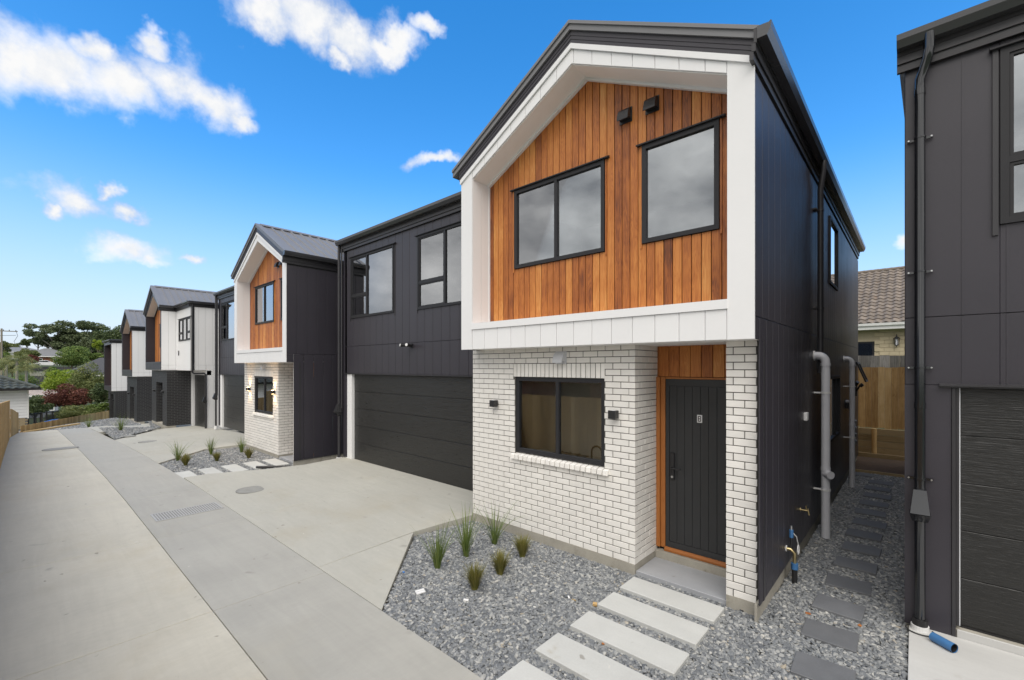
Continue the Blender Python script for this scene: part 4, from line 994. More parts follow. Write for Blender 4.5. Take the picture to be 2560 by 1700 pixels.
            for zc in (0.06, -1.62 if y < 10 else -1.3):
                MB().tube([(xr + 0.16, y, zc - 0.05), (xr + 0.16, y, zc + 0.0)], r + 0.007, 16).build('pipe_socket', 'pvc', pv, autosmooth=True)
            if y < 10:
                MB().tube([(xr + 0.15, y, -1.72), (xr + 0.24, y - 0.09, -1.72)], 0.062, 16).build('access_cap', 'pvc', pv, autosmooth=True)
        zt = top(xr) + 0.12
        dp = MB().tube([(xr + 0.13, 8.72, zt), (xr + 0.13, 8.72, zt - 0.12), (xr + 0.08, 8.78, zt - 0.42), (xr + 0.08, 8.78, -0.1)], 0.042, 12).build('downpipe', 'black_trim', root, autosmooth=True)
        for zc in (2.55, 0.95):
            c = MB().tube([(xr + 0.08, 8.78, zc - 0.012), (xr + 0.08, 8.78, zc + 0.012)], 0.05, 12); c.box(ID, xr + 0.001, xr + 0.05, 8.60, 8.78, zc - 0.012, zc + 0.012); c.build('pipe_clip', 'black_trim', dp)
        vb = MB().box(TSd, 7.79, 7.91, 0, 0.05, -0.80, -0.68).build('wall_vent', 'pvc_white', root, bevel=0.008)
        tp = MB(); tp.tube([(xr, 7.56, -2.06), (xr + 0.09, 7.56, -2.06)], 0.012, 8); tp.tube([(xr + 0.09, 7.56, -2.03), (xr + 0.105, 7.56, -2.12)], 0.012, 8); tp.tube([(xr + 0.07, 7.53, -2.0), (xr + 0.07, 7.59, -2.0)], 0.009, 8); tp.tube([(xr + 0.07, 7.56, -2.06), (xr + 0.07, 7.56, -2.0)], 0.007, 8); tp.disc((xr + 0.004, 7.56), 0.001, -2.1, -2.02, 6)
        tp.tube([(xr, 7.56, -2.06), (xr + 0.006, 7.56, -2.06)], 0.03, 12)
        tp.build('garden_tap', 'brass', root, autosmooth=True)
        wr = MB(); wr.tube([(xr, 6.6, -2.33), (xr + 0.05, 6.6, -2.33), (xr + 0.09, 6.61, -2.37), (xr + 0.09, 6.62, -2.52)], 0.021, 10).build('water_riser', 'brass', root, autosmooth=True)
        MB().tube([(xr, 6.6, -2.33), (xr + 0.008, 6.6, -2.33)], 0.04, 12).build('pipe_flange', 'pvc_white', root)
        MB().tube([(xr + 0.09, 6.62, -2.52), (xr + 0.09, 6.62, -2.84)], 0.032, 10).build('riser_pipe', 'black_plastic', root, autosmooth=True)
        MB().tube([(xr + 0.09, 6.62, -2.50), (xr + 0.09, 6.62, -2.575)], 0.04, 10).build('pipe_coupling', 'blue_plastic', root, autosmooth=True)
        MB().disc((xr + 0.11, 6.62), 0.055, -2.80, -2.765, 14).build('ground_cap', 'blue_plastic', root)
        MB().tube([(xr + 0.05, 6.63, -2.34), (xr + 0.05, 6.64, -2.10)], 0.016, 8).build('conduit', 'black_plastic', root)
        MB().tube([(xr + 0.05, 6.64, -2.19), (xr + 0.05, 6.64, -2.09)], 0.024, 8).build('conduit_cap', 'blue_plastic', root)
        MB().tube([(xr + 0.05, 6.64, -2.09), (xr + 0.05, 6.64, -2.04)], 0.014, 8).build('conduit_tip', 'steel', root)
        wirep = [(xr + 0.05, 6.66, -2.12), (xr + 0.09, 6.74, -2.2), (xr + 0.10, 6.8, -2.32)] + [(xr + 0.10, 6.8 + 0.05 * math.sin(a), -2.38 + 0.06 * math.cos(a)) for a in [i * math.pi / 5 for i in range(1, 19)]]
        MB().tube(wirep, 0.007, 6).build('cable_coil', 'pvc_white', root)
        m = MB().box(TSd, 13.2, 13.32, 0, 0.09, -1.0, -0.85); m.build('meter_box', 'black_plastic', root, bevel=0.006)
        MB().box(TSd, 13.22, 13.30, 0.0, 0.10, -0.845, -0.80).build('box_hood', 'pvc', root)
        m = MB().box(TSd, 14.9, 15.0, 0, 0.08, -0.78, -0.66); m.tube([(xr + 0.05, 14.95, -0.68), (xr + 0.06, 14.9, -0.45)], 0.02, 8); m.tube([(xr + 0.05, 14.95, -0.68), (xr + 0.14, 14.95, -0.5)], 0.02, 8); m.tube([(xr + 0.06, 14.9, -0.47), (xr + 0.10, 14.86, -0.40)], 0.045, 10); m.tube([(xr + 0.14, 14.95, -0.52), (xr + 0.2, 14.95, -0.46)], 0.045, 10)
        m.build('sensor_light', 'black_plastic', root)
        m = MB()
        for i in range(4): m.tube([(xr, 14.5, -1.35 - 0.17 * i), (xr + 0.09, 14.5, -1.4 - 0.17 * i), (xr + 0.09, 14.5, -1.5 - 0.17 * i)], 0.02, 8)
        m.build('gas_pipework', 'steel', root, autosmooth=True)
        # open awning sash near the rear corner
        aw = MB(); y0, y1, zt_, zb_ = 15.3, 16.0, 0.12, -0.42
        t = lambda s_, q: (xr + 0.02 + 0.2 * s_, q, zt_ + (zb_ - zt_) * s_)
        for (s0, s1, q0, q1) in ((0, 0.1, y0, y1), (0.9, 1, y0, y1), (0.1, 0.9, y0, y0 + 0.06), (0.1, 0.9, y1 - 0.06, y1)):
            A = [t(s0, q0), t(s0, q1), t(s1, q1), t(s1, q0)]; aw.prism(A, [(p[0] + 0.035, p[1], p[2] + 0.01) for p in A])
        wsh = aw.build('awning_sash', 'frame_black', root)
        A = [t(0.1, y0 + 0.06), t(0.1, y1 - 0.06), t(0.9, y1 - 0.06), t(0.9, y0 + 0.06)]
        MB().prism([(p[0] + 0.012, p[1], p[2]) for p in A], [(p[0] + 0.018, p[1], p[2] + 0.002) for p in A]).build('pane', 'pane_upper', wsh)
    return root

white_house(0, 0, 'nearest gabled townhouse with cedar gable, white brick base and door marked B', 'terrace of townhouses along the drive', full=True)
white_house(-12.06, -0.16, 'second gabled townhouse along the drive, white framed cedar gable with lit wall lamps', 'terrace of townhouses along the drive', lit=True)

def near_house():
    """the black house cut by the right edge of the picture: a garage wing"""
    x0, x1 = -0.085, 6.6
    root = thing('townhouse', 'black clad townhouse cut by the right picture edge, with glossy downpipe', 'house', (3.2, 8.5, -2.75), 'terrace of townhouses along the drive')
    T = TY(6.30); zh, zt, seam = -0.185, 3.14, 0.512
    w = (0.60, 2.9, 1.36, 3.03)
    ops = [w]
    m = MB(); m.box(T, x0, w[0], -0.2, -0.014, zh, zt + 0.2); m.box(T, w[0], w[1], -0.2, -0.014, zh, w[2]); m.box(T, w[0], w[1], -0.2, -0.014, w[3], zt + 0.2); m.box(T, w[1], x1, -0.2, -0.014, zh, zt + 0.2)
    m.build('upper_wall', 'groove_black', root)
    st = 0.352 - 0.6
    for zb, z1 in ((seam + 0.003, zt), (zh, seam - 0.003)):
        vboards(root, T, x0, x1, zb, z1, 0.3, 'cladding_board', 'black_clad', -0.014, 0.014, 0.006, openings=ops, start=st)
        k = st + 0.3
        while k < x1:
            if not (w[0] - 0.04 < k < w[1] + 0.04 and zb > seam): MB().box(T, k - 0.011, k + 0.011, -0.013, 0.004, zb + 0.002, z1 - 0.002).build('joint_strip', 'black_clad', root)
            elif zb > seam:
                MB().box(T, k - 0.011, k + 0.011, -0.013, 0.004, zb + 0.002, w[2] - 0.004).build('joint_strip', 'black_clad', root)
                MB().box(T, k - 0.011, k + 0.011, -0.013, 0.004, w[3] + 0.05, z1 - 0.002).build('joint_strip', 'black_clad', root)
            k += 0.3
    MB().box(T, x0, 0.268, -0.2, 0.0, -2.71, zh - 0.003).build('wall_panel', 'black_clad', root)
    m = MB(); m.box(T, 0.270, 0.300, -0.2, 0.012, -2.705, zh - 0.03); m.box(T, 0.301, 0.326, -0.2, -0.02, -2.60, zh - 0.03)
    m.build('door_jamb', 'black_trim', root, bevel=0.003)
    MB().box(T, 0.3265, 0.334, -0.12, -0.03, -2.60, zh - 0.03).build('weather_seal', 'vent_grey', root)
    gd = MB().box(T, 0.335, 5.2, -0.135, -0.097, -2.615, zh - 0.03).build('garage_door', 'groove_black', root)
    n = 5; h = (zh - 0.03 + 2.615) / n
    for i in range(n): MB().box(T, 0.336, 5.2, -0.097, -0.085, -2.615 + i * h + 0.003, -2.615 + (i + 1) * h - 0.003).build('door_panel', 'garage_black', gd, bevel=0.004)
    MB().box(T, 0.336, 5.2, -0.105, -0.08, -2.632, -2.612).build('bottom_seal', 'black_plastic', gd)
    m = MB(); m.profile(T, 0.18, x1, [(-0.02, zh + 0.02), (0.055, zh + 0.004), (0.055, zh - 0.012), (0.02, zh - 0.012), (0.02, zh - 0.028), (-0.02, zh - 0.028)])
    m.build('header_flashing', 'black_trim', root)
    MB().box(T, 5.2, x1, -0.2, 0, -2.62, zh - 0.03).build('wall_panel', 'black_clad', root)
    window(root, T, w[0], w[1], w[2], w[3], 0.0, splits=(0.42,), trans=((0, 0.36),), fw=0.06)
    room(root, T, w[0] - 0.3, w[1] + 0.3, w[2] - 0.8, w[3] + 0.1, -0.2, 2.4)
    MB().box(T, w[0] - 0.05, w[0] - 0.012, 0.0005, 0.022, w[2] - 0.10, w[3] + 0.02).build('window_batten', 'black_trim', root)
    gutter(root, T, x0 - 0.06, x1, 3.43, 0.08, fascia=0.16)
    m = MB(); m.box(TXN(x0), 6.33, 15.78, -0.2, -0.002, -2.62, zt + 0.3); m.box(ID, x0 + 0.2, x1, 15.8, 16.0, -2.62, zt + 0.3); m.box(TX(x1), 6.3, 15.8, -0.2, -0.002, -2.62, zt + 0.3)
    m.build('side_wall', 'black_clad', root)
    m = MB(); m.prism([(x0 - 0.06, 6.2, 3.40), (x0 - 0.06, 11, 4.6), (x0 - 0.06, 16.1, 3.40), (x0 - 0.06, 16.1, 3.34), (x0 - 0.06, 11, 4.54), (x0 - 0.06, 6.2, 3.34)], [(x1, 6.2, 3.40), (x1, 11, 4.6), (x1, 16.1, 3.40), (x1, 16.1, 3.34), (x1, 11, 4.54), (x1, 6.2, 3.34)])
    m.build('wing_roof', 'roof_steel', root)
    MB().box(T, x0 + 0.01, 5.2, -0.3, -0.02, -2.95, -2.633).build('plinth', 'plinth', root)
    # glossy downpipe with offset, diverter and drain collar
    px, py = 0.035, 6.235
    pts = [(px + 0.07, 6.14, 3.36), (px + 0.07, 6.15, 3.22), (px + 0.055, 6.17, 3.12), (px + 0.0, py, 2.96), (px, py, 2.85), (px, py, -1.28)]
    dp = MB().tube(pts, 0.043, 16).build('downpipe', 'gloss_black', root, autosmooth=True)
    for z in (2.36, 0.98, -0.01, -1.16):
        c = MB().tube([(px, py, z - 0.008), (px, py, z + 0.008)], 0.049, 16); c.box(ID, px - 0.1, px + 0.1, py + 0.03, py + 0.042, z - 0.012, z + 0.012); c.build('pipe_clip', 'gloss_black', dp)
        for s_ in (-0.088, 0.088): MB().tube([(px + s_, py + 0.03, z), (px + s_, py + 0.012, z)], 0.008, 8).build('screw', 'steel', dp)
    for z in (2.83, -0.4): MB().tube([(px, py, z - 0.03), (px, py, z + 0.03)], 0.047, 16).build('pipe_socket', 'gloss_black', dp, autosmooth=True)
    hopper(root, px, py - 0.02, -1.46, 'gloss_black', 0.075)
    MB().tube([(px, py, -1.54), (px, py, -2.62)], 0.043, 16).build('downpipe', 'gloss_black', root, autosmooth=True)
    MB().disc((px, py), 0.062, -2.665, -2.60, 20).build('pipe_socket', 'black_plastic', root)
    MB().disc((px, py), 0.072, -2.76, -2.662, 20).build('drain_collar', 'pvc_white', root)
pbr('gloss_black', (0.010, 0.011, 0.014), 0.10, 0.04, 3, spec=1.0)
near_house()

def dark_house(xr, w, yf, zb, ze, label, zground, wing=False, flat=False, brick=True, w0frac=0.42, side_len=3.0):
    xl = xr - w; yt = yf + 0.42; za = ze + 1.22
    root = thing('townhouse', label, 'house', ((xl + xr) / 2, yf + 3, zground), 'terrace of townhouses along the drive')
    xm = (xl + xr) / 2; k = (za - ze) / (xr - xm)
    top = lambda x: za - k * abs(x - xm)
    win = (xl + 1.55, xr - 0.75, zb + 1.25, zb + 2.55, (0.5,))
    if not flat:
        G = gable_block(root, xl, xr, yf, yt, yf + 8, zb, ze, za, dict(DK), stile=0.12, windows=[win], detail=False)
        T = TY(yf); m = MB()
        for a, b in ((xl - 0.04, xm), (xm, xr + 0.03)): m.col(T, a, b, -0.4, 0.05, top(a) + 0.004, top(b) + 0.004, top(a) + 0.16, top(b) + 0.16)
        m.build('barge_board', 'black_trim', root)
        m = MB()
        for a, b in ((xl - 0.17, xm), (xm, xr + 0.06)): m.col(T, a, b, -0.1, 0.10, top(a) + 0.165, top(b) + 0.165, top(a) + 0.29, top(b) + 0.29)
        m.build('barge_flashing', 'roof_steel', root)
        gable_roof(root, xl - 0.12, xr + 0.10, xm, yf + 0.1, yf + 7.5, top(xr + 0.10) + 0.26, za + 0.26)
    else:
        T = TY(yf); il, ir, ib, it = xl + 0.12, xr - 0.12, zb + 0.35, ze - 0.15
        x_ = xr - 0.004; m = MB(); m.box(T, xl, x_, -0.42, 0, zb, ib); m.box(T, xl, il, -0.42, 0, ib, it); m.box(T, ir, x_, -0.42, 0, ib, it); m.box(T, xl, x_, -0.42, 0, it, ze); m.build('gable_surround', 'black_clad', root)
        wv = (xl + 1.4, xr - 0.8, ib + 0.9, it - 0.6)
        vboards(root, TY(yt), il, ir, ib + 0.002, it - 0.002, 0.1168, 'cedar_board', 'cedar', -0.022, 0.022, 0.007, openings=[wv])
        MB().box(TY(yt), il, wv[0], -0.12, -0.024, ib, it).build('gable_wall', 'groove_black', root)
        window(root, TY(yt), *wv, 0.0, splits=(0.5,))
        MB().box(ID, xl - 0.12, xr + 0.1, yf - 0.12, yf + 7.5, ze + 0.18, ze + 0.24).build('roof', 'roof_steel', root)
        gutter(root, T, xl - 0.1, xr + 0.12, ze + 0.22, 0.02, fascia=0.1)
    gutter(root, TX(xr), yf - 0.1, yf + 0.66 if wing else yf + 7.5, top(xr) + 0.235 if not flat else ze + 0.22, 0.045, fascia=0.12)
    side_cladding(root, xr, yf + 0.017, yf + side_len, zb, zb + 0.25, ze - 0.06, 'white_clad', cover=0.3, back='white_groove')
    MB().box(TXN(xl), yf + 0.02, yf + 7.5, -0.15, -0.001, zb, ze).build('side_wall', 'black_clad', root)
    MB().box(ID, xl + 0.05, xr - 0.16, yf + 7.3, yf + 7.5, zb, ze).build('rear_wall', 'black_clad', root)
    MB().box(ID, xl + 0.02, xr - 0.02, yf + 0.02, yf + 7.2, zb - 0.02, zb - 0.002).build('overhang_soffit', 'soffit', root)
    # dark brick ground floor with a glazed entry
    yB = yf + 0.25; z0, z1 = zground + 0.10, zb - 0.02
    e0, e1 = xl + 1.5, xr - 1.05
    bw = Brickwork()
    bw.wall(TY(yB), xl + 0.25, xr, z0, z1, 'dark_brick', openings=[(e0, e1, z0 - 1, z0 + 2.25)])
    bw.wall(TX(xr), yB + 0.092, yB + 1.05, z0, z1, 'dark_brick')
    bw.wall(TX(e0), yB + 0.092, yB + 0.8, z0, z1, 'dark_brick')
    bw.finish(root, 0)
    m = MB(); m.box(TY(yB), xl + 0.26, e0 - 0.005, -0.16, -0.008, z0, z1); m.box(TY(yB), e1 + 0.005, xr - 0.008, -0.16, -0.008, z0, z1); m.box(TY(yB), e0, e1, -0.16, -0.008, z0 + 2.25, z1); m.box(TX(xr), yB + 0.16, yB + 1.05, -0.16, -0.008, z0, z1); m.box(TX(e0 - 0.001), yB + 0.16, yB + 0.8, -0.16, -0.008, z0, z1)
    m.build('mortar', 'mortar_pale', root)
    m = MB(); m.box(TY(yB), xl + 0.26, xr + 0.001, -0.4, 0.003, zground - 0.6, z0 - 0.002); m.build('plinth', 'plinth', root)
    dr = window(root, TY(yB + 0.45), e0 + 0.02, e1, z0 + 0.05, z0 + 2.2, 0.0, splits=(0.45,), trans=((1, 0.45),), flash=False, name='glazed_door', gmat='pane_lower')
    MB().box(TY(yB + 0.7), e0, e1, -0.1, 0, z0, z1).build('entry_wall', 'interior', root)
    wall_lamp(root, e1 + 0.28, yB, z0 + 1.75); wall_lamp(root, e0 - 0.28, yB, z0 + 1.75)
    if wing:
        xw, y0 = -25.96, yf + 0.65; T = TY(y0)
        w_ = (xr + 0.55, xw - 0.05, zb + 1.48, zb + 2.6)
        m = MB(); m.box(T, xr, w_[0], -0.15, -0.014, zb, ze); m.box(T, w_[0], w_[1], -0.15, -0.014, zb, w_[2]); m.box(T, w_[0], w_[1], -0.15, -0.014, w_[3], ze); m.box(T, w_[1], xw, -0.15, -0.014, zb, ze); m.build('upper_wall', 'white_clad', root)
        window(root, T, *w_, -0.014, splits=(0.33, 0.66), trans=((0, 0.36), (2, 0.36)))
        room(root, T, w_[0] - 0.2, w_[1] - 0.1, w_[2] - 0.5, w_[3] + 0.2, -0.16, 2.0)
        vboards(root, TX(xw), y0 + 0.012, 10.5, zb + 0.25, ze, 0.3, 'cladding_board', 'white_clad', -0.014, 0.014, 0.008)
        vboards(root, TX(xw), y0 + 0.012, 6.2, zb, zb + 0.242, 0.3, 'cladding_board', 'white_clad', -0.014, 0.014, 0.008)
        vboards(root, TX(xw), 6.2, 10.5, zground + 0.05, zb + 0.242, 0.3, 'cladding_board', 'white_clad', -0.014, 0.014, 0.008)
        m = MB(); m.box(TX(xw), y0, 10.5, -0.15, -0.015, zb, ze); m.box(TX(xw), 6.2, 10.5, -0.15, -0.015, zground, zb); m.build('side_wall', 'white_groove', root)
        gutter(root, T, xr, xw + 0.12, ze + 0.22, 0.06, fascia=0.1); gutter(root, TX(xw), y0 - 0.1, 10.5, ze + 0.22, 0.06, fascia=0.1)
        MB().box(ID, xr, xw + 0.1, y0 - 0.05, 10.5, ze + 0.16, ze + 0.22).build('wing_roof', 'roof_steel', root)
        MB().box(ID, xr - 0.1, xw - 0.02, y0 + 0.02, 6.3, zb - 0.02, zb - 0.001).build('overhang_soffit', 'soffit', root)
        Tg = TY(6.2)
        MB().box(Tg, xr, xr + 0.35, -0.2, 0, zground, zb - 0.25).build('door_jamb', 'white_clad', root); MB().box(Tg, xr, xw, -0.2, 0.01, zb - 0.25, zb - 0.02).build('door_head', 'white_clad', root)
        gd = MB().box(Tg, xr + 0.35, xw - 0.2, -0.14, -0.1, zground, zb - 0.25).build('garage_door', 'groove_black', root)
        h = (zb - 0.25 - zground) / 5
        for i in range(5): MB().box(Tg, xr + 0.36, xw - 0.21, -0.1, -0.088, zground + i * h + 0.004, zground + (i + 1) * h - 0.004).build('door_panel', 'garage_black', gd)
        px = xw + 0.06
        pp_ = MB().tube([(px, y0 + 0.05, ze + 0.1), (px, y0 + 0.05, zb - 0.1), (px, y0 + 0.12, zb - 0.16), (px, 6.08, zb - 0.16), (px, 6.15, zb - 0.22), (px, 6.15, zground)], 0.045, 10).build('downpipe', 'black_trim', root, autosmooth=True)
        hopper(root, px, 6.13, zb - 1.5)
        MB().box(ID, xr + 0.55, xr + 0.6, y0 - 0.03, y0 - 0.0, zb + 0.75, zb + 1.0).build('wall_vent', 'frame_black', root)
    return root
dark_house(-28.93, 4.2, 4.90, -0.17, 2.95, 'white clad gabled townhouse with dark frame, charcoal brick base and side wing', -3.2, wing=True)
dark_house(-37.8, 4.2, 4.90, -0.64, 2.40, 'gabled white side townhouse, fourth along the drive, with dark recessed front', -3.72)
dark_house(-47.6, 4.4, 4.90, -1.95, 1.95, 'farthest townhouse in the row, flat gutter and white box upper floor', -4.6, flat=True)

# ================================================================== PORCH, PADS, PAVERS
slab('porch_slab', [(-2.735, 5.46), (-1.615, 5.46), (-1.615, 6.12), (-2.735, 6.12)], 'porch', z0=-2.692, thick=0.2)
slab('porch_step', [(-2.73, 6.04), (-1.55, 6.04), (-1.55, 6.2), (-2.73, 6.2)], 'plinth', z0=-2.592, thick=0.2)
slab('porch_slab', [(-14.795, 5.46), (-13.675, 5.46), (-13.675, 6.12), (-14.795, 6.12)], 'porch', z0=-2.825, thick=0.2)
slab('porch_step', [(-14.79, 6.04), (-13.61, 6.04), (-13.61, 6.2), (-14.79, 6.2)], 'plinth', z0=-2.752, thick=0.2)
padm = MB().box(ID, -0.555, 0.555, -0.185, 0.185, -0.07, 0.0).mesh('stepping_slab', 'slab', bevel=0.007)
names = ['touching the porch gravel, right below the grey porch', 'second out from the porch', 'third out, middle of the five', 'fourth out from the porch, beside the orange chip', 'nearest the drive and cut by the bottom edge']
for i, y in enumerate((5.14, 4.61, 4.06, 3.50, 2.945)):
    o = link('stepping_slab', padm, None, (-2.14 + rnd.uniform(-0.01, 0.01), y, -2.705 + rnd.uniform(-0.004, 0.004)), (rnd.uniform(-0.004, 0.004), 0, rnd.uniform(-0.012, 0.012)))
    tag(o, 'pale concrete stepping slab ' + names[i], 'stepping slab', 'stepping slabs before the door marked B')
n2 = ['right below the second house porch', 'second out from the second house porch', 'third out from the second house porch', 'fourth out from the second house porch', 'joining the drive before the second house']
for i, y in enumerate((5.14, 4.61, 4.06, 3.50, 2.945)):
    o = link('stepping_slab', padm, None, (-14.2, y, -2.845), (0, 0, rnd.uniform(-0.01, 0.01)))
    tag(o, 'distant pale stepping slab ' + n2[i], 'stepping slab', 'stepping slabs before the second house')
pavm = MB().box(ID, -0.228, 0.228, -0.19, 0.19, -0.04, 0.0).mesh('stone_paver', 'slate', bevel=0.005)
ords = ['nearest and largest in view, cut by the bottom edge', 'second', 'third', 'fourth', 'fifth', 'sixth', 'seventh', 'eighth', 'ninth', 'tenth', 'eleventh', 'twelfth', 'last before the soil bed']
for i in range(13):
    y = [4.83, 5.55, 6.24, 7.0][i] if i < 4 else 7.0 + (i - 3) * 0.735
    o = link('stone_paver', pavm, None, (-0.63 + rnd.uniform(-0.02, 0.02) + (0.02 if i > 3 else 0), y, -2.722 + rnd.uniform(-0.004, 0.004)), (0, 0, rnd.uniform(-0.05, 0.05)))
    tag(o, 'dark side path paver, ' + ords[i] + (' from the near end' if 0 < i < 12 else ''), 'paver', 'dark pavers along the side path')
o = link('stone_paver', pavm, None, (-1.0, 14.35, -2.725), (0, 0, 0.02)); tag(o, 'dark stone paver against the black wall foot beside the soil bed', 'paver', 'dark pavers along the side path')

# ================================================================== FENCES AND REAR GARDEN
def fence(label, p0, p1, ztop, zbot, mat, cover=0.15, posts=True, name='timber_fence', group=None, th=0.02, gap=0.004, rails_back=True, limit=300, dz=0.012):
    """close-board fence: each paling its own part"""
    p0, p1 = Vector(p0), Vector(p1); L = (p1 - p0).length; d = (p1 - p0) / L; nn = Vector((-d.y, d.x)); ang = math.atan2(d.y, d.x)
    root = thing(name, label, 'fence', (*((p0 + p1) / 2), min(zbot(0), zbot(1))), group)
    n = int(L / cover)
    mesh = {}
    for i in range(n):
        t = (i + 0.5) / n; c = p0 + d * (t * L); zt, zb = ztop(t) + rnd.uniform(-dz, dz), zbot(t)
        hq = round((zt - zb) / 0.05) * 0.05
        k = round(hq, 2)
        if k not in mesh: mesh[k] = MB().box(ID, -L / n / 2 + gap / 2, L / n / 2 - gap / 2, -th / 2, th / 2, -k, 0).mesh('paling', mat)
        off = nn * rnd.uniform(-0.003, 0.003)
        link('paling', mesh[k], root, (c.x + off.x, c.y + off.y, zt), (0, 0, ang + rnd.uniform(-0.006, 0.006)))
    if posts:
        m = MB(); b = nn * (0.035 if rails_back else -0.035)
        for f_ in (0.2, 0.85):
            a0, a1 = ztop(0) + (zbot(0) - ztop(0)) * f_, ztop(1) + (zbot(1) - ztop(1)) * f_
            q0, q1 = p0 + b, p1 + b; e = nn * 0.02
            m.prism([(q0.x - e.x, q0.y - e.y, a0 - 0.04), (q0.x + e.x, q0.y + e.y, a0 - 0.04), (q0.x + e.x, q0.y + e.y, a0 + 0.04), (q0.x - e.x, q0.y - e.y, a0 + 0.04)], [(q1.x - e.x, q1.y - e.y, a1 - 0.04), (q1.x + e.x, q1.y + e.y, a1 - 0.04), (q1.x + e.x, q1.y + e.y, a1 + 0.04), (q1.x - e.x, q1.y - e.y, a1 + 0.04)])
        m.build('rail', mat, root)
    return root
fence('new pine paling fence along the left side of the drive', (9, -0.5), (-33.0, -0.33), lambda t: float(np.interp(9 - 42 * t, [-33, -17.5, 9], [-1.66, -0.97, -0.86])), lambda t: zg(9 - 42 * t) - 0.1, 'fence_pine', cover=0.152)
fence('lower stepped end of the pine fence beside the drive', (-33.02, -0.30), (-36.8, -0.05), lambda t: -2.06 - 0.5 * t, lambda t: -3.75, 'fence_pine', cover=0.152)
fence('pine paling fence crossing the far end of the drive', (-36.9, 0.05), (-46.3, 4.65), lambda t: -3.30 - 0.1 * t, lambda t: -5.0, 'fence_pine', cover=0.15, name='timber_fence')
slab('timber_kerb', [(-36.8, 0.1), (-36.7, 0.2), (-39.5, 2.6), (-39.6, 2.5)], 'fence_pine', z0=-3.60, thick=0.3)
# rear garden at the end of the side path
fence('tan paling fence above a low timber wall at the end of the side path', (-4.0, 18.0), (4.0, 18.0), lambda t: -0.02, lambda t: -1.93, 'rear_pine', cover=0.155, rails_back=True)
fence('weathered grey fence top behind the tan fence', (-5.0, 18.7), (5.0, 18.7), lambda t: 0.36, lambda t: -1.9, 'grey_timber', cover=0.24, name='old_fence')
fence('side return of tan fence by the rear corner of the nearest house', (-1.7, 16.4), (-1.7, 17.95), lambda t: -0.35, lambda t: -2.6, 'rear_pine', cover=0.15)
rw = thing('retaining_wall', 'low timber sleeper wall under the tan fence', 'wall', (0, 17.95, -2.7))
for i in range(4):
    MB().box(ID, -4, 4, 17.90, 17.97, -2.72 + i * 0.2, -2.53 + i * 0.2).build('sleeper', 'sleeper', rw, bevel=0.006)
for x in (-2.2, -0.95, 0.3): MB().tube([(x, 17.84, -2.75), (x, 17.84, -1.93)], 0.065, 12).build('post', 'rear_pine', rw, autosmooth=True)
struct(link('soil_bed', flat('soil_bed', [(-1.9, 14.75), (0.2, 14.75), (0.2, 17.95), (-1.9, 17.95)], -2.70, 'mulch')))
ed = thing('garden_edging', 'thin timber edging between side path gravel and brown soil', 'edging', (-0.6, 14.72, -2.75))
MB().box(ID, -1.25, -0.05, 14.69, 14.74, -2.8, -2.685).build('board', 'sleeper', ed)
ed = thing('garden_edging', 'second timber edging across the soil below the sleeper wall', 'edging', (-0.6, 17.0, -2.75))
MB().box(ID, -1.8, 0.2, 17.0, 17.05, -2.8, -2.58).build('board', 'sleeper', ed)

# ================================================================== PLANTS
def blades(n, h, spread, w, seed, arch=0.5, mat='leaf_grass', up=0.0):
    r = random.Random(seed); v = []; f = []
    for i in range(n):
        a = r.uniform(0, 2 * math.pi); lean = (r.random() ** 0.8) * spread; H_ = h * r.uniform(0.55, 1.0); ww = w * r.uniform(0.7, 1.2)
        br = r.uniform(0, 0.035); bx, by = br * math.cos(a), br * math.sin(a); S = 5
        px, py = -math.sin(a + r.uniform(-0.5, 0.5)), math.cos(a)
        b = len(v); dr = arch * r.uniform(0.2, 1.0)
        for s in range(S + 1):
            t = s / S; out = lean * (t ** 1.4) * H_ * 1.0; z = H_ * (t - dr * lean * t ** 3)
            k = ww * (1 - t ** 2.2) * 0.5 + 0.0006
            cx, cy = bx + out * math.cos(a), by + out * math.sin(a)
            v += [(cx - px * k, cy - py * k, z), (cx + px * k, cy + py * k, z)]
        for s in range(S): f.append((b + 2 * s, b + 2 * s + 1, b + 2 * s + 3, b + 2 * s + 2))
    me = bpy.data.meshes.new('grass_plant'); me.from_pydata(v, [], f); me.materials.append(M[mat]); return me
def plant(px, py, z, kind, label, seed, sc_=1.0):
    v = ray(px, py); t = z / v.z; x, y = v.x * t, v.y * t
    if kind == 'tall': me = blades(78, 0.70 * sc_, 0.55, 0.009, seed, 0.6)
    elif kind == 'wide': me = blades(70, 0.66 * sc_, 0.9, 0.009, seed, 0.8)
    else: me = blades(420, 0.36 * sc_, 0.62, 0.006, seed, 0.5, 'leaf_tuft')
    o = link('grass_plant', me, None, (x, y, z - 0.01), (0, 0, rnd.uniform(0, 6)))
    tag(o, label, 'grass plant', 'grasses planted in the gravel beds')
zg_ = -2.755
plant(1094, 1422, zg_, 'tall', 'tall thin green grass clump nearest the angled drive corner', 1, 1.05)
plant(1165, 1393, zg_, 'tall', 'largest upright green grass clump, middle of the three tall ones', 2, 1.2)
plant(1236, 1361, zg_, 'wide', 'arching green grass clump against the left end of the brick wall', 3, 1.25)
plant(1306, 1393, zg_, 'tuft', 'short olive grass tuft closest to the brick wall', 4)
plant(1250, 1437, zg_, 'tuft', 'short olive grass tuft leaning right, middle of the three', 5)
plant(1187, 1474, zg_, 'tuft', 'short olive grass tuft standing alone nearest the camera', 6)
z2 = -2.885
plant(445, 1152, z2, 'wide', 'spiky wide grass plant at the drive tip of the second gravel bed', 7, 1.2)
plant(464, 1165, z2, 'tuft', 'round olive tuft in front of the spiky grass, second gravel bed', 8, 1.2)
plant(527, 1137, z2, 'tall', 'tall grass clump in the middle of the second gravel bed', 9, 1.0)
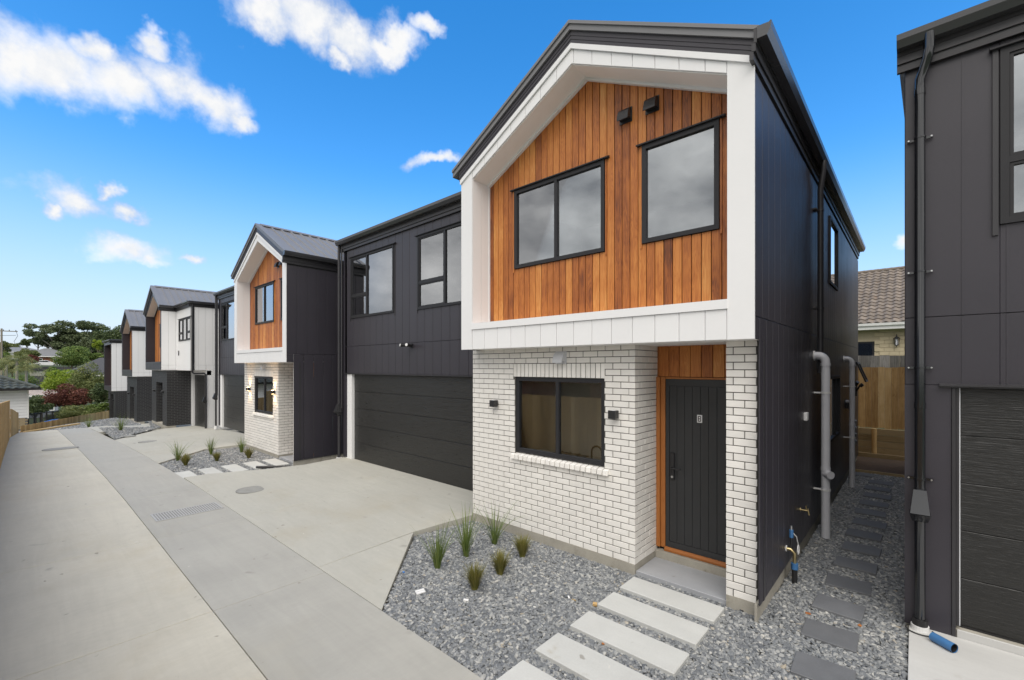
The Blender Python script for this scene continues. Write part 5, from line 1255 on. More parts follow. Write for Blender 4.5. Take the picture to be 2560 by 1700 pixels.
plant(542, 1153, z2, 'tuft', 'small dark tuft in the middle of the second gravel bed', 10, 0.9)
plant(604, 1132, z2, 'tall', 'tall grass clump at the brick corner of the second house', 11, 0.9)
plant(622, 1146, z2, 'tuft', 'dark olive tuft by the plinth of the second house', 12, 1.1)
plant(302, 1080, -3.2, 'wide', 'bushy grass plant beside the drive before the third house', 13, 1.7)
plant(222, 1070, -3.7, 'wide', 'grass plant by the far fence at the end of the drive', 14, 1.6)

# ================================================================== SMALL THINGS ON THE GROUND
def cover(px, py, z, r, label):
    v = ray(px, py); t = z / v.z; x, y = v.x * t, v.y * t; z = zg(x) + (float(APR(x, y)) if y > 2.74 else 0)
    t = z / v.z; x, y = v.x * t, v.y * t
    o = thing('manhole_cover', label, 'manhole cover', (x, y, z), 'iron covers set in the drive')
    MB().disc((x, y), r, z - 0.02, z + 0.006).build('lid', 'iron', o, bevel=0.002); 
    m = MB(); n = 28
    for k in range(n):
        a0, a1 = 2 * math.pi * k / n, 2 * math.pi * (k + 1) / n
        A = [(x + q * math.cos(a), y + q * math.sin(a)) for a in (a0, a1) for q in (r + 0.004, r + 0.028)]
        m.prism([(*A[0], z - 0.01), (*A[1], z - 0.01), (*A[3], z - 0.01), (*A[2], z - 0.01)], [(*A[0], z + 0.005), (*A[1], z + 0.005), (*A[3], z + 0.005), (*A[2], z + 0.005)])
    m.build('ring', 'drain_dark', o)
cover(628, 1224, -2.7, 0.27, 'round iron cover in the concrete before the nearest garage door')
cover(369, 1104, -3.0, 0.27, 'round iron cover before the second garage')
cover(136, 1123, -3.0, 0.30, 'round cover, leftmost of the pair in the left lane')
cover(167, 1120, -3.0, 0.30, 'round cover, right one of the pair in the left lane')
cover(324, 1090, -3.0, 0.2, 'small cover in the drive before the third house')
def grate():
    c0 = ray(352, 1241); z = -2.742; t = z / c0.z; x0, y0 = c0.x * t, c0.y * t
    o = thing('drain_grate', 'long steel drain grate across the grey concrete strip', 'drain grate', (-9.9, 2.1, z))
    xa, xb, ya, yb = -10.35, -9.75, 1.62, 2.66
    xa, xb = -10.5, -9.95
    m = MB(); zt = z + 0.006
    m.box(ID, xa, xb, ya, ya + 0.03, z - 0.02, zt); m.box(ID, xa, xb, yb - 0.03, yb, z - 0.02, zt); m.box(ID, xa, xa + 0.03, ya + 0.03, yb - 0.03, z - 0.02, zt); m.box(ID, xb - 0.03, xb, ya + 0.03, yb - 0.03, z - 0.02, zt)
    m.build('frame', 'grate', o)
    MB().box(ID, xa + 0.03, xb - 0.03, ya + 0.03, yb - 0.03, z - 0.01, z + 0.001).build('sump', 'drain_dark', o)
    y = ya + 0.06; me = MB().box(ID, xa + 0.035, xb - 0.035, -0.008, 0.008, -0.002, 0.004).mesh('bar', 'grate')
    while y < yb - 0.05: link('bar', me, o, (0, y, z + 0.001)); y += 0.04
grate()
def scrap(name, px, py, label, cat, mat, dims, rot=0.3, z=-2.742):
    v = ray(px, py); t = z / v.z
    m = MB().box(ID, -dims[0] / 2, dims[0] / 2, -dims[1] / 2, dims[1] / 2, 0, dims[2]); o = link(name, m.mesh(name, mat, bevel=min(dims) * 0.15), None, (v.x * t, v.y * t, z), (0.12, 0.08, rot))
    return tag(o, label, cat)
t = ray(1053, 1479); s_ = -2.745 / t.z
o = thing('tile_scrap', 'white ribbed plastic offcut lying on the gravel near the drive edge', 'offcut', (t.x * s_, t.y * s_, -2.745))
for i in range(4): link('rib', MB().box(ID, -0.011, 0.011, -0.055, 0.055, 0, 0.012 if i % 2 else 0.006).mesh('rib', 'pvc_white'), o, (t.x * s_ - 0.036 + i * 0.024, t.y * s_ - 0.01 * i, -2.742), (0.05, 0, -0.35))
scrap('plastic_scrap', 1009, 1431, 'tiny light blue plastic scrap at the gravel edge', 'scrap', 'blue_tarp', (0.03, 0.015, 0.01))
scrap('paper_scrap', 1165, 1501, 'crumpled white scrap on the gravel by the lone tuft', 'scrap', 'pvc_white', (0.06, 0.03, 0.012), 0.6)
scrap('plastic_scrap', 1422, 1494, 'slim white scrap in the gravel before the brick wall', 'scrap', 'pvc_white', (0.05, 0.018, 0.012), -0.7)
scrap('wood_chip', 1487, 1514, 'pale orange wood block beside the stepping slabs', 'wood block', 'rear_pine', (0.05, 0.04, 0.035), 0.5)
scrap('wood_chip', 1435, 1501, 'small dark wood chip beside the slim white scrap', 'wood chip', 'sleeper', (0.05, 0.015, 0.012), 0.2)
scrap('dry_leaf', 1508, 1610, 'small orange chip in the gravel between the slabs', 'chip', 'cedar_sill', (0.03, 0.02, 0.01), 0.9)
scrap('dry_leaf', 2020, 1534, 'orange dry leaf on the gravel beside the second dark paver', 'leaf', 'cedar_sill', (0.05, 0.03, 0.008), 0.4)
scrap('dry_leaf', 2150, 1564, 'orange dry leaf by the right edge of the side path', 'leaf', 'cedar_sill', (0.05, 0.03, 0.008), 1.4)
scrap('black_scrap', 1845, 1520, 'torn black membrane at the foot of the brick column', 'scrap', 'black_plastic', (0.16, 0.05, 0.02), -0.4)
scrap('black_board', 690, 1168, 'dark board lying on the gravel before the second house', 'board', 'black_plastic', (1.0, 0.12, 0.03), 1.2, z=-2.87)
o = MB().tube([(0.125, 6.06, -2.668), (0.275, 5.94, -2.668)], 0.043, 16, cap=False)
ob = thing('pipe_offcut', 'blue plastic pipe offcut lying on pale concrete by the black house', 'pipe', (0.28, 6.0, -2.65))
o.build('pipe_wall', 'blue_plastic', ob, smooth=True); MB().tube([(0.129, 6.056, -2.668), (0.271, 5.944, -2.668)], 0.038, 16, cap=False).build('pipe_bore', 'black_plastic', ob, smooth=True)
lp = [(0.035 + 0.11 * math.cos(a), 6.19 + 0.1 * math.sin(a), -2.70) for a in [math.pi * 0.75 + i * 0.25 for i in range(19)]]
cb = MB().tube(lp, 0.006, 6).build('cable', 'wire', None); tag(cb, 'black cable looped round the white drain collar', 'cable')

# ================================================================== NEIGHBOURS
def beige_house():
    root = thing('neighbour_house', 'beige block house with brown tiled roof behind the rear fence', 'house', (0.5, 34, -1.8))
    yw, ye, yr = 30.6, 30.0, 35.9; ze, zr = 2.28, 5.94; x0, x1 = -7, 8
    cov = 0.34
    # block wall
    m = MB(); T = TY(yw)
    wl_, wr_ = (-3.35, -1.62, -0.6, 1.35), (0.30, 2.4, -0.6, 1.35)
    segs = [(x0, wl_[0], -1.9, 2.1), (wl_[0], wl_[1], -1.9, wl_[2]), (wl_[0], wl_[1], wl_[3], 2.1), (wl_[1], wr_[0], -1.9, 2.1), (wr_[0], wr_[1], -1.9, wr_[2]), (wr_[0], wr_[1], wr_[3], 2.1), (wr_[1], x1, -1.9, 2.1)]
    for (a, b, c, d) in segs: m.box(T, a, b, -0.3, -0.012, c, d)
    m.build('wall', 'beige_mortar', root)
    me = MB().box(ID, -0.195, 0.195, -0.03, 0.03, -0.095, 0.095).mesh('block', 'beige_block', bevel=0.008)
    for r_ in range(10):
        z = 0.1 + r_ * 0.2; x = wl_[1] + 0.2 - (0.2 if r_ % 2 else 0)
        while x < wr_[0] - 0.1:
            if x > wl_[1] + 0.15: link('block', me, root, (x + 0.0, yw + rnd.uniform(-0.004, 0.006), z))
            x += 0.4
    for w in (wl_, wr_):
        window(root, T, *w, -0.05, splits=(0.5,), trans=((0, 0.42), (1, 0.42)), fw=0.07, flash=False)
        room(root, T, w[0] - 0.2, w[1] + 0.2, w[2] - 0.3, w[3] + 0.2, -0.31, 2)
    MB().box(ID, x0, x1, ye, yw, 1.95, 2.0).build('eave_soffit', 'white_paint', root)
    gt = MB().profile(TY(ye + 0.02), x0, x1, [(0, 2.26), (0, 2.02), (0.02, 2.0), (0.02, 2.12), (0.11, 2.14), (0.13, 2.27), (0.115, 2.27)]); gt.build('gutter', 'white_paint', root)
    # roof deck and individual tiles
    sl = (zr - ze) / (yr - ye)
    m = MB(); m.prism([(x0, ye, ze - 0.03), (x0, yr, zr - 0.03), (x0, yr, zr - 0.1), (x0, ye, ze - 0.1)], [(x1, ye, ze - 0.03), (x1, yr, zr - 0.03), (x1, yr, zr - 0.1), (x1, ye, ze - 0.1)])
    m.prism([(x0, yr, zr - 0.03), (x0, yr + 5.9, ze), (x0, yr + 5.9, ze - 0.07), (x0, yr, zr - 0.1)], [(x1, yr, zr - 0.03), (x1, yr + 5.9, ze), (x1, yr + 5.9, ze - 0.07), (x1, yr, zr - 0.1)])
    m.build('roof', 'tile_brown', root)
    rows = 17; L = math.hypot(yr - ye, zr - ze); g_ = L / rows; an = math.atan2(zr - ze, yr - ye)
    bm = bmesh.new(); ns = 9
    prof = [(-cov / 2 + cov * i / (ns - 1), 0.034 * math.sin(2 * math.pi * (i / (ns - 1)) + 0.6)) for i in range(ns)]
    up = []
    for (yy, dz_) in ((0, 0.045), (0, 0.012), (g_ + 0.03, 0.0)):
        up.append([bm.verts.new((x, yy, z + dz_)) for x, z in prof])
    for i in range(ns - 1):
        bm.faces.new((up[0][i], up[0][i + 1], up[2][i + 1], up[2][i])); bm.faces.new((up[1][i], up[1][i + 1], up[0][i + 1], up[0][i]))
    bmesh.ops.recalc_face_normals(bm, faces=bm.faces)
    tm = bpy.data.meshes.new('roof_tile'); bm.to_mesh(tm); bm.free(); tm.materials.append(M['tile_brown']); tm.polygons.foreach_set('use_smooth', [True] * len(tm.polygons)); tm.set_sharp_from_angle(angle=R(45))
    rest = []
    for r_ in range(rows):
        for c_ in range(-16, 18):
            x = c_ * cov; y = ye + r_ * g_ * math.cos(an); z = ze + r_ * g_ * math.sin(an)
            d = x * FW[0] + y * FW[1]; u = 1280 + 1114.2 * (x * RT[0] + y * RT[1]) / d
            if 2120 < u < 2285: link('roof_tile', tm, root, (x, y - 0.04, z + rnd.uniform(0, 0.006)), (an, 0, rnd.uniform(-0.006, 0.006)))
            else: rest.append((x, y - 0.04, z))
    V, Fc = [], []
    tv = [v.co.copy() for v in tm.vertices]; tf = [tuple(p.vertices) for p in tm.polygons]; rot = Euler((an, 0, 0)).to_matrix()
    tv = [rot @ v for v in tv]
    for (x, y, z) in rest:
        b = len(V); V += [(v.x + x, v.y + y, v.z + z) for v in tv]; Fc += [tuple(i + b for i in f_) for f_ in tf]
    me = bpy.data.meshes.new('roof_tiles'); me.from_pydata(V, [], Fc); me.materials.append(M['tile_brown']); stuff(link('roof_tiles', me, root))
    k = MB(); x = x0
    while x < x1:
        k.tube([(x, yr, zr + 0.02), (x + 0.36, yr, zr + 0.035)], 0.12, 10); x += 0.33
    k.build('ridge_tiles', 'tile_brown', root, autosmooth=True)
    # carriage lantern
    lx, ly, lz = -0.72, yw - 0.2, 1.32
    la = MB(); la.box(ID, lx - 0.05, lx + 0.05, yw - 0.02, yw, lz - 0.1, lz + 0.35); la.tube([(lx, yw, lz + 0.32), (lx, ly, lz + 0.34), (lx, ly, lz + 0.24)], 0.02, 8)
    la.prism([(lx + 0.16 * math.cos(a), ly + 0.16 * math.sin(a), lz + 0.13) for a in [i * math.pi / 3 for i in range(6)]], [(lx + 0.03 * math.cos(a), ly + 0.03 * math.sin(a), lz + 0.25) for a in [i * math.pi / 3 for i in range(6)]])
    for a in [i * math.pi / 3 for i in range(6)]: la.tube([(lx + 0.12 * math.cos(a), ly + 0.12 * math.sin(a), lz + 0.13), (lx + 0.07 * math.cos(a), ly + 0.07 * math.sin(a), lz - 0.2)], 0.012, 5)
    la.disc((lx, ly), 0.08, lz - 0.23, lz - 0.2, 6); la.tube([(lx, ly, lz - 0.2), (lx, ly, lz - 0.32)], 0.03, 6, r2=0.01)
    lo = la.build('lantern', 'frame_black', root); MB().disc((lx, ly), 0.065, lz - 0.2, lz + 0.12, 6).build('lantern_glass', 'vent_grey', lo)
beige_house()

def weatherboard_house():
    root = thing('neighbour_house', 'white weatherboard house with dark green tiled hip roof beyond the pine fence', 'house', (-45, -4, -4))
    X = -41.4; Y1 = 0.33; Y0 = -9.0
    T = TX(X)
    MB().box(T, Y0, Y1, -7, -0.03, -4.5, -1.5).build('wall', 'roof_grey', root)
    z = -3.2
    for i in range(10):
        MB().profile(T, Y0, Y1, [(-0.03, z), (0.022, z), (-0.012, z + 0.172), (-0.03, z + 0.172)]).build('weatherboard', 'weatherboard', root); z += 0.18
    MB().box(T, Y1 + 0.001, Y1 + 0.06, -0.1, 0.02, -3.25, -1.42).build('corner_board', 'white_paint', root)
    br = MB(); 
    for r_ in range(8):
        y = Y0 + (0.12 if r_ % 2 else 0)
        while y < Y1 - 0.2: br.box(T, y, y + 0.23, -0.06, -0.002, -3.9 + r_ * 0.086, -3.9 + r_ * 0.086 + 0.076); y += 0.24
    stuff(br.build('brick_base', 'brick_tan', root))
    e = -1.40; ex, ey = X + 0.55, Y1 + 0.5
    MB().box(ID, X - 8, ex, Y0 - 0.5, ey, e - 0.05, e - 0.0).build('eave_soffit', 'white_paint', root)
    m = MB(); m.profile(TX(ex), Y0 - 0.5, ey + 0.1, [(0, e + 0.06), (0, e - 0.06), (0.08, e - 0.06), (0.11, e + 0.06)]); m.build('gutter', 'black_trim', root)
    # hip roof: triangle slope facing +X plus long slope, carrying rows of tiles
    pit = 0.42; run = 5.0; apx, apy, apz = ex - run, ey - run, e + 0.05 + run * pit
    m = MB(); A = (ex, ey, e + 0.04); B = (ex, Y0 - 0.5, e + 0.04); Cc = (apx, apy, apz)
    bm = bmesh.new(); vv = [bm.verts.new(p) for p in (A, B, Cc, (X - 8, ey, e + 0.04), (X - 8, apy, apz), (X - 8, Y0 - 0.5, e + 0.04))]
    bm.faces.new((vv[0], vv[2], vv[1])); bm.faces.new((vv[0], vv[3], vv[4], vv[2])); bm.faces.new((vv[1], vv[2], vv[4], vv[5])); bmesh.ops.recalc_face_normals(bm, faces=bm.faces)
    me = bpy.data.meshes.new('roof'); bm.to_mesh(me); bm.free(); me.materials.append(M['tile_dark']); link('roof', me, root)
    cov, gz = 0.33, 0.36; ns = 7
    ca = 1 / math.hypot(1, pit); rows = int(run / (gz * ca))
    rest = MB()
    bm = bmesh.new(); prof = [(-cov / 2 + cov * i / (ns - 1), 0.03 * math.sin(2 * math.pi * i / (ns - 1))) for i in range(ns)]
    up = [[bm.verts.new((-xx * ca - 0.0, yy, zz + dz_ + xx * pit * ca)) for yy, zz in prof] for xx, dz_ in ((0, 0.06), (0, 0.02), (gz + 0.02, 0.015))]
    for i in range(ns - 1):
        bm.faces.new((up[0][i], up[0][i + 1], up[2][i + 1], up[2][i])); bm.faces.new((up[1][i], up[1][i + 1], up[0][i + 1], up[0][i]))
    bmesh.ops.recalc_face_normals(bm, faces=bm.faces); tm = bpy.data.meshes.new('roof_tile'); bm.to_mesh(tm); bm.free(); tm.materials.append(M['tile_dark'])
    for r_ in range(rows):
        s = r_ * gz; y = ey - 0.05 - s * ca
        n = 0
        while y > ey - 4.2 and n < 14 and y > Y0 + s * ca:
            link('roof_tile', tm, root, (ex - s * ca, y - cov / 2, e + 0.05 + s * pit * ca), (0, 0, rnd.uniform(-0.01, 0.01))); y -= cov; n += 1
    MB().tube([(ex, ey, e + 0.1), (apx, apy, apz + 0.06)], 0.09, 8).build('hip_cap', 'tile_dark', root)
weatherboard_house()

def hip_house(px, d, w, dep, zb, ze, zr, wall, roof, label, yaw=0.0, wins=2):
    x, y = at(px, d); root = thing('neighbour_house', label, 'house', (x, y, zb), 'houses on the far hillside'); root.rotation_euler = (0, 0, 0)
    # faces +X (towards the drive)
    T = TX(x + dep / 2)
    MB().box(ID, x - dep / 2, x + dep / 2, y - w / 2, y + w / 2, zb, ze).build('wall', wall, root)
    o = 0.5; m = MB(); hx, hy = dep / 2 + o, w / 2 + o; rl = max(w / 2 - dep / 2, 0.5)
    bm = bmesh.new(); c = [bm.verts.new((x + sx * hx, y + sy * hy, ze)) for sx, sy in ((1, -1), (1, 1), (-1, 1), (-1, -1))]
    r0, r1 = bm.verts.new((x, y - rl, zr)), bm.verts.new((x, y + rl, zr))
    bm.faces.new((c[0], c[1], r1, r0)); bm.faces.new((c[1], c[2], r1)); bm.faces.new((c[2], c[3], r0, r1)); bm.faces.new((c[3], c[0], r0)); bm.faces.new(c[::-1]); bmesh.ops.recalc_face_normals(bm, faces=bm.faces)
    me = bpy.data.meshes.new('roof'); bm.to_mesh(me); bm.free(); me.materials.append(M[roof]); link('roof', me, root)
    f = MB().box(ID, x - hx - 0.02, x + hx + 0.02, y - hy - 0.02, y + hy + 0.02, ze - 0.22, ze - 0.01); f.build('fascia', 'white_paint', root)
    for i in range(wins):
        c_ = y - w / 2 + w * (i + 0.5) / wins
        window(root, T, c_ - w / wins * 0.3, c_ + w / wins * 0.3, ze - 1.9, ze - 0.6, 0.05, splits=(0.5,), fw=0.1, mat='white_paint', flash=False)
    return root
hip_house(118, 112, 9, 8, 0.3, 2.6, 4.6, 'brick_red', 'roof_grey', 'brick house with grey hip roof and white window above the parked car')
hip_house(30, 128, 14, 8, 1.8, 4.2, 5.6, 'white_paint', 'roof_grey', 'pale hillside house with long grey roof at the far left')
hip_house(262, 60, 7, 6, -4.5, -1.0, 1.2, 'beige_block', 'roof_dark', 'dark roofed house between the trees and the terrace')
hip_house(98, 52, 3.0, 3, -6.5, -3.2, -2.5, 'blue_grey_wall', 'roof_pink', 'small blue grey shed with pale pink roof behind the white house')
hip_house(212, 75, 4.5, 3, -5.0, -1.3, -0.8, 'dark_fence', 'roof_pink', 'low dark outbuilding with pale roof behind the lime tree', wins=1)
# grey block wall and driveway on the hill
x, y = at(115, 82); gw = thing('block_wall', 'plain grey block retaining wall below the parked white car', 'wall', (x, y, -3)); MB().box(ID, x - 3, x, y - 2.0, y + 2.6, -5.5, -0.95).build('wall', 'grey_block', gw)
x, y = at(85, 78); gw = thing('dark_fence', 'dark boarded fence left of the grey block wall', 'fence', (x, y, -3)); 
for i in range(10): MB().box(ID, x - 0.05, x, y - 1.2 + i * 0.24, y - 0.97 + i * 0.24, -5.5, -1.6).build('board', 'dark_fence', gw)
x, y = at(110, 98); rd = slab('hill_road', [(x - 12, y - 16), (x + 5, y - 16), (x + 5, y + 14), (x - 12, y + 14)], 'asphalt', z0=-0.02, thick=2.5, bevel=0)
# low dark pool-style fence and tarp behind the pine fence
pf = thing('mesh_fence', 'black rail fence with posts in front of the shrubs', 'fence', (-48, 2.2, -5))
pp0, pp1 = Vector(at(70, 33)), Vector(at(145, 36))
for i in range(6):
    q = pp0.lerp(pp1, i / 5); MB().tube([(q.x, q.y, -5.6), (q.x, q.y, -3.45 - 0.08 * i / 5)], 0.05, 8).build('post', 'dark_fence', pf)
m = MB()
for zz in (-3.52, -4.9): m.tube([(pp0.x, pp0.y, zz), (pp1.x, pp1.y, zz - 0.08)], 0.03, 6)
m.build('rail', 'dark_fence', pf)
m = MB()
for i in range(60):
    q = pp0.lerp(pp1, i / 60); m.tube([(q.x, q.y, -4.9), (q.x, q.y, -3.55)], 0.008, 4)
m.build('picket', 'dark_fence', pf)
q0, q1 = Vector(at(88, 31)), Vector(at(146, 33))
tb = MB(); prev = None
for i in range(9):
    t_ = i / 8; q = q0.lerp(q1, t_); w_ = 0.28 * math.sin(math.pi * (0.08 + 0.84 * t_)); zc = -4.12 + 0.22 * t_
    ringp = [(q.x + w_ * 0.6 * math.cos(a), q.y + 0.0, zc + w_ * math.sin(a) * 0.5) for a in [k * math.pi / 4 for k in range(8)]]
    if prev: tb.prism(prev, ringp)
    prev = ringp
ka = tb.build('kayak', 'blue_tarp', None); tag(ka, 'long bright blue kayak leaning behind the pine fence', 'kayak')
x, y = at(262, 40); bx = thing('letterbox_stand', 'small white panel on a post beside the farthest townhouse', 'panel', (x, y, -4)); MB().box(ID, x, x + 0.06, y - 0.3, y + 0.3, -4.2, -3.2).build('panel', 'pvc_white', bx); MB().tube([(x + 0.03, y, -5.2), (x + 0.03, y, -4.2)], 0.05, 8).build('post', 'dark_fence', bx)

def fence_neighbour():
    root = thing('neighbour_house', 'brick house with pale fascia behind the pine fence, seen only mirrored in windows', 'house', (-15, -12, -3.6))
    MB().box(ID, -24, -7, -16, -8, -3.6, -0.5).build('wall', 'brick_red', root)
    m = MB(); m.prism([(-24.5, -7.4, -0.45), (-24.5, -12, 1.9), (-24.5, -16.6, -0.45)], [(-6.5, -7.4, -0.45), (-6.5, -12, 1.9), (-6.5, -16.6, -0.45)]); m.build('roof', 'roof_grey', root)
    MB().box(ID, -24.5, -6.5, -7.42, -7.36, -0.66, -0.42).build('fascia', 'white_paint', root)
    MB().box(ID, -14, -12, -8.0, -7.96, -2.3, -0.9).build('window', 'car_glass', root)
fence_neighbour()

# parked car on the hill
def car():
    cx, cy = at(116, 102); z0 = 0.0
    root = thing('parked_car', 'white saloon car parked side on above the grey block wall', 'car', (cx, cy, z0))
    # profile along Y (nose to +Y), seen from +X
    body = [(-2.25, 0.35), (-2.28, 0.62), (-2.2, 0.88), (-1.7, 0.98), (-1.15, 1.05), (0.75, 1.0), (1.75, 0.86), (2.2, 0.68), (2.28, 0.45), (2.2, 0.28), (1.85, 0.28), (1.8, 0.5), (1.62, 0.62), (1.32, 0.64), (1.1, 0.5), (1.05, 0.26), (-1.05, 0.26), (-1.1, 0.5), (-1.32, 0.64), (-1.62, 0.62), (-1.8, 0.48), (-1.84, 0.3)]
    m = MB(); m.prism([(cx - 0.9, cy + a, z0 + b) for a, b in body], [(cx + 0.9, cy + a, z0 + b) for a, b in body]); m.build('body', 'car_white', root, bevel=0.03, autosmooth=True)
    cab = [(-1.95, 0.97), (-1.15, 1.36), (-0.5, 1.46), (0.1, 1.43), (0.95, 0.98)]
    m = MB(); m.prism([(cx - 0.74, cy + a, z0 + b) for a, b in cab], [(cx + 0.74, cy + a, z0 + b) for a, b in cab]); m.build('roof', 'car_white', root, bevel=0.05, autosmooth=True)
    gl = [(-1.6, 1.04), (-1.1, 1.30), (-0.5, 1.38), (0.05, 1.35), (0.7, 1.03)]
    m = MB(); m.prism([(cx + 0.735, cy + a, z0 + b) for a, b in gl], [(cx + 0.75, cy + a, z0 + b) for a, b in gl]); m.build('side_window', 'car_glass', root)
    for a in (1.46, -1.46):
        w = MB().tube([(cx + 0.68, cy + a, z0 + 0.32), (cx + 0.91, cy + a, z0 + 0.32)], 0.32, 18).build('wheel', 'tyre', root); MB().tube([(cx + 0.9, cy + a, z0 + 0.32), (cx + 0.92, cy + a, z0 + 0.32)], 0.2, 14).build('rim', 'steel', w)
        MB().tube([(cx - 0.91, cy + a, z0 + 0.32), (cx - 0.68, cy + a, z0 + 0.32)], 0.32, 18).build('wheel', 'tyre', root)
    MB().box(ID, cx + 0.6, cx + 0.88, cy + 2.15, cy + 2.27, z0 + 0.6, z0 + 0.72).build('headlight', 'car_glass', root); MB().box(ID, cx + 0.6, cx + 0.89, cy - 2.27, cy - 2.18, z0 + 0.72, z0 + 0.86).build('tail_light', 'brick_red', root)
car()
# power pole
x, y = at(4, 70)
pl = thing('power_pole', 'timber power pole with crossarm and hanging wires at the left edge', 'power pole', (x, y, -6))
MB().tube([(x, y, -6.5), (x, y, 6.0)], 0.16, 10, r2=0.11).build('pole', 'pole_wood', pl)
MB().box(ID, x - 0.06, x + 0.06, y - 1.2, y + 1.7, 5.55, 5.68).build('crossarm', 'pole_wood', pl)
m = MB()
for k in (-0.9, 0.2, 0.8, 1.5): m.tube([(x, y + k, 5.68), (x, y + k, 5.85)], 0.05, 6)
m.build('insulator', 'black_plastic', pl)
m = MB(); m.tube([(x, y + 1.5, 5.8), (x + 0.3, y + 1.7, 4.9), (x + 0.1, y + 1.3, 4.0), (x + 0.1, y + 1.55, 3.4), (x, y + 0.2, 2.6)], 0.025, 5); m.tube([(x, y + 1.5, 5.0), (x, y - 1.2, 4.8)], 0.03, 5); m.build('wire', 'wire', pl)

# ================================================================== TREES
def crown_mesh(name, clumps, n, leaf, seed, mat, flatz=1.0):
    r = np.random.default_rng(seed)
    cl = np.array([c[:3] for c in clumps]); rad = np.array([c[3:6] for c in clumps])
    vol = rad.prod(axis=1) ** 0.8; idx = r.choice(len(clumps), n, p=vol / vol.sum())
    d = r.normal(size=(n, 3)); d /= np.linalg.norm(d, axis=1)[:, None]
    rr = r.random(n) ** 0.45
    c = cl[idx] + d * rad[idx] * (0.55 + 0.45 * rr[:, None]) * r.uniform(0.75, 1.08, (n, 1))
    t = r.normal(size=(n, 3)) * (1, 1, 0.6); t /= np.linalg.norm(t, axis=1)[:, None]
    u = np.cross(t, r.normal(size=(n, 3))); u /= np.linalg.norm(u, axis=1)[:, None]
    s = leaf * r.uniform(0.6, 1.4, (n, 1))
    a, b = t * s, u * s * 0.55
    v = np.stack([c - a, c - b * 0.9, c + a, c + b * 0.9], axis=1).reshape(-1, 3)
    me = bpy.data.meshes.new(name); me.vertices.add(4 * n); me.vertices.foreach_set('co', v.astype(np.float32).ravel())
    me.loops.add(4 * n); me.loops.foreach_set('vertex_index', np.arange(4 * n, dtype=np.int32)); me.polygons.add(n); me.polygons.foreach_set('loop_start', np.arange(0, 4 * n, 4, dtype=np.int32))
    me.update(calc_edges=True); me.materials.append(M[mat]); return me
def clumps_in(c, R3, k, seed, fr=0.42, shape='ball'):
    r = random.Random(seed); out = []
    for i in range(k):
        while True:
            p = [r.uniform(-1, 1) for _ in range(3)]
            q = math.sqrt(sum(a * a for a in p))
            if q < 1 and (shape != 'dome' or p[2] > -0.4): break
        s = r.uniform(0.6, 1.15) * fr
        out.append((c[0] + p[0] * R3[0] * 0.78, c[1] + p[1] * R3[1] * 0.78, c[2] + p[2] * R3[2] * 0.78, R3[0] * s, R3[1] * s, R3[2] * s * 0.85))
    return out
def tree(px, py_top, py_bot, wpx, d, label, mat, name='tree', k=22, n=5000, leaf=None, seed=1, trunk_mat='bark', base=None, fr=0.42, cat='tree', depth=1.0, group='trees and shrubs beyond the drive'):
    """crown fills the picture box centred on px, from py_top to py_bot, at distance d"""
    x, y = at(px, d); zt = (916.7 - py_top) / 1114.2 * d; zb = (916.7 - py_bot) / 1114.2 * d
    rw_ = wpx / 2 / 1114.2 * d; rz = (zt - zb) / 2; cz = (zt + zb) / 2
    bz = TH(x, y) if base is None else base
    root = thing(name, label, cat, (x, y, bz), group)
    R3 = (rw_ * depth, rw_, rz)
    cl = clumps_in((x, y, cz), R3, k, seed, fr)
    m = MB(); r = random.Random(seed + 99)
    tr = max(0.06, rw_ * 0.07)
    top_ = (x + r.uniform(-0.1, 0.1) * rw_, y + r.uniform(-0.1, 0.1) * rw_, cz)
    m.tube([(x, y, bz - 0.3), (x + r.uniform(-.05, .05) * rw_, y, (bz + cz) / 2), top_], tr, 8, r2=tr * 0.55)
    for c in r.sample(cl, min(8, len(cl))):
        s_ = (x, y, bz + (cz - bz) * r.uniform(0.45, 0.9)); mid = ((s_[0] + c[0]) / 2, (s_[1] + c[1]) / 2, (s_[2] + c[2]) / 2 - rz * 0.08)
        m.tube([s_, mid, c[:3]], tr * 0.45, 6, r2=tr * 0.12)
    m.build('trunk', trunk_mat, root, autosmooth=True)
    lf = leaf or max(0.05, d * 0.0016)
    link('crown', crown_mesh('crown', cl, n, lf, seed, mat), root)
    return root
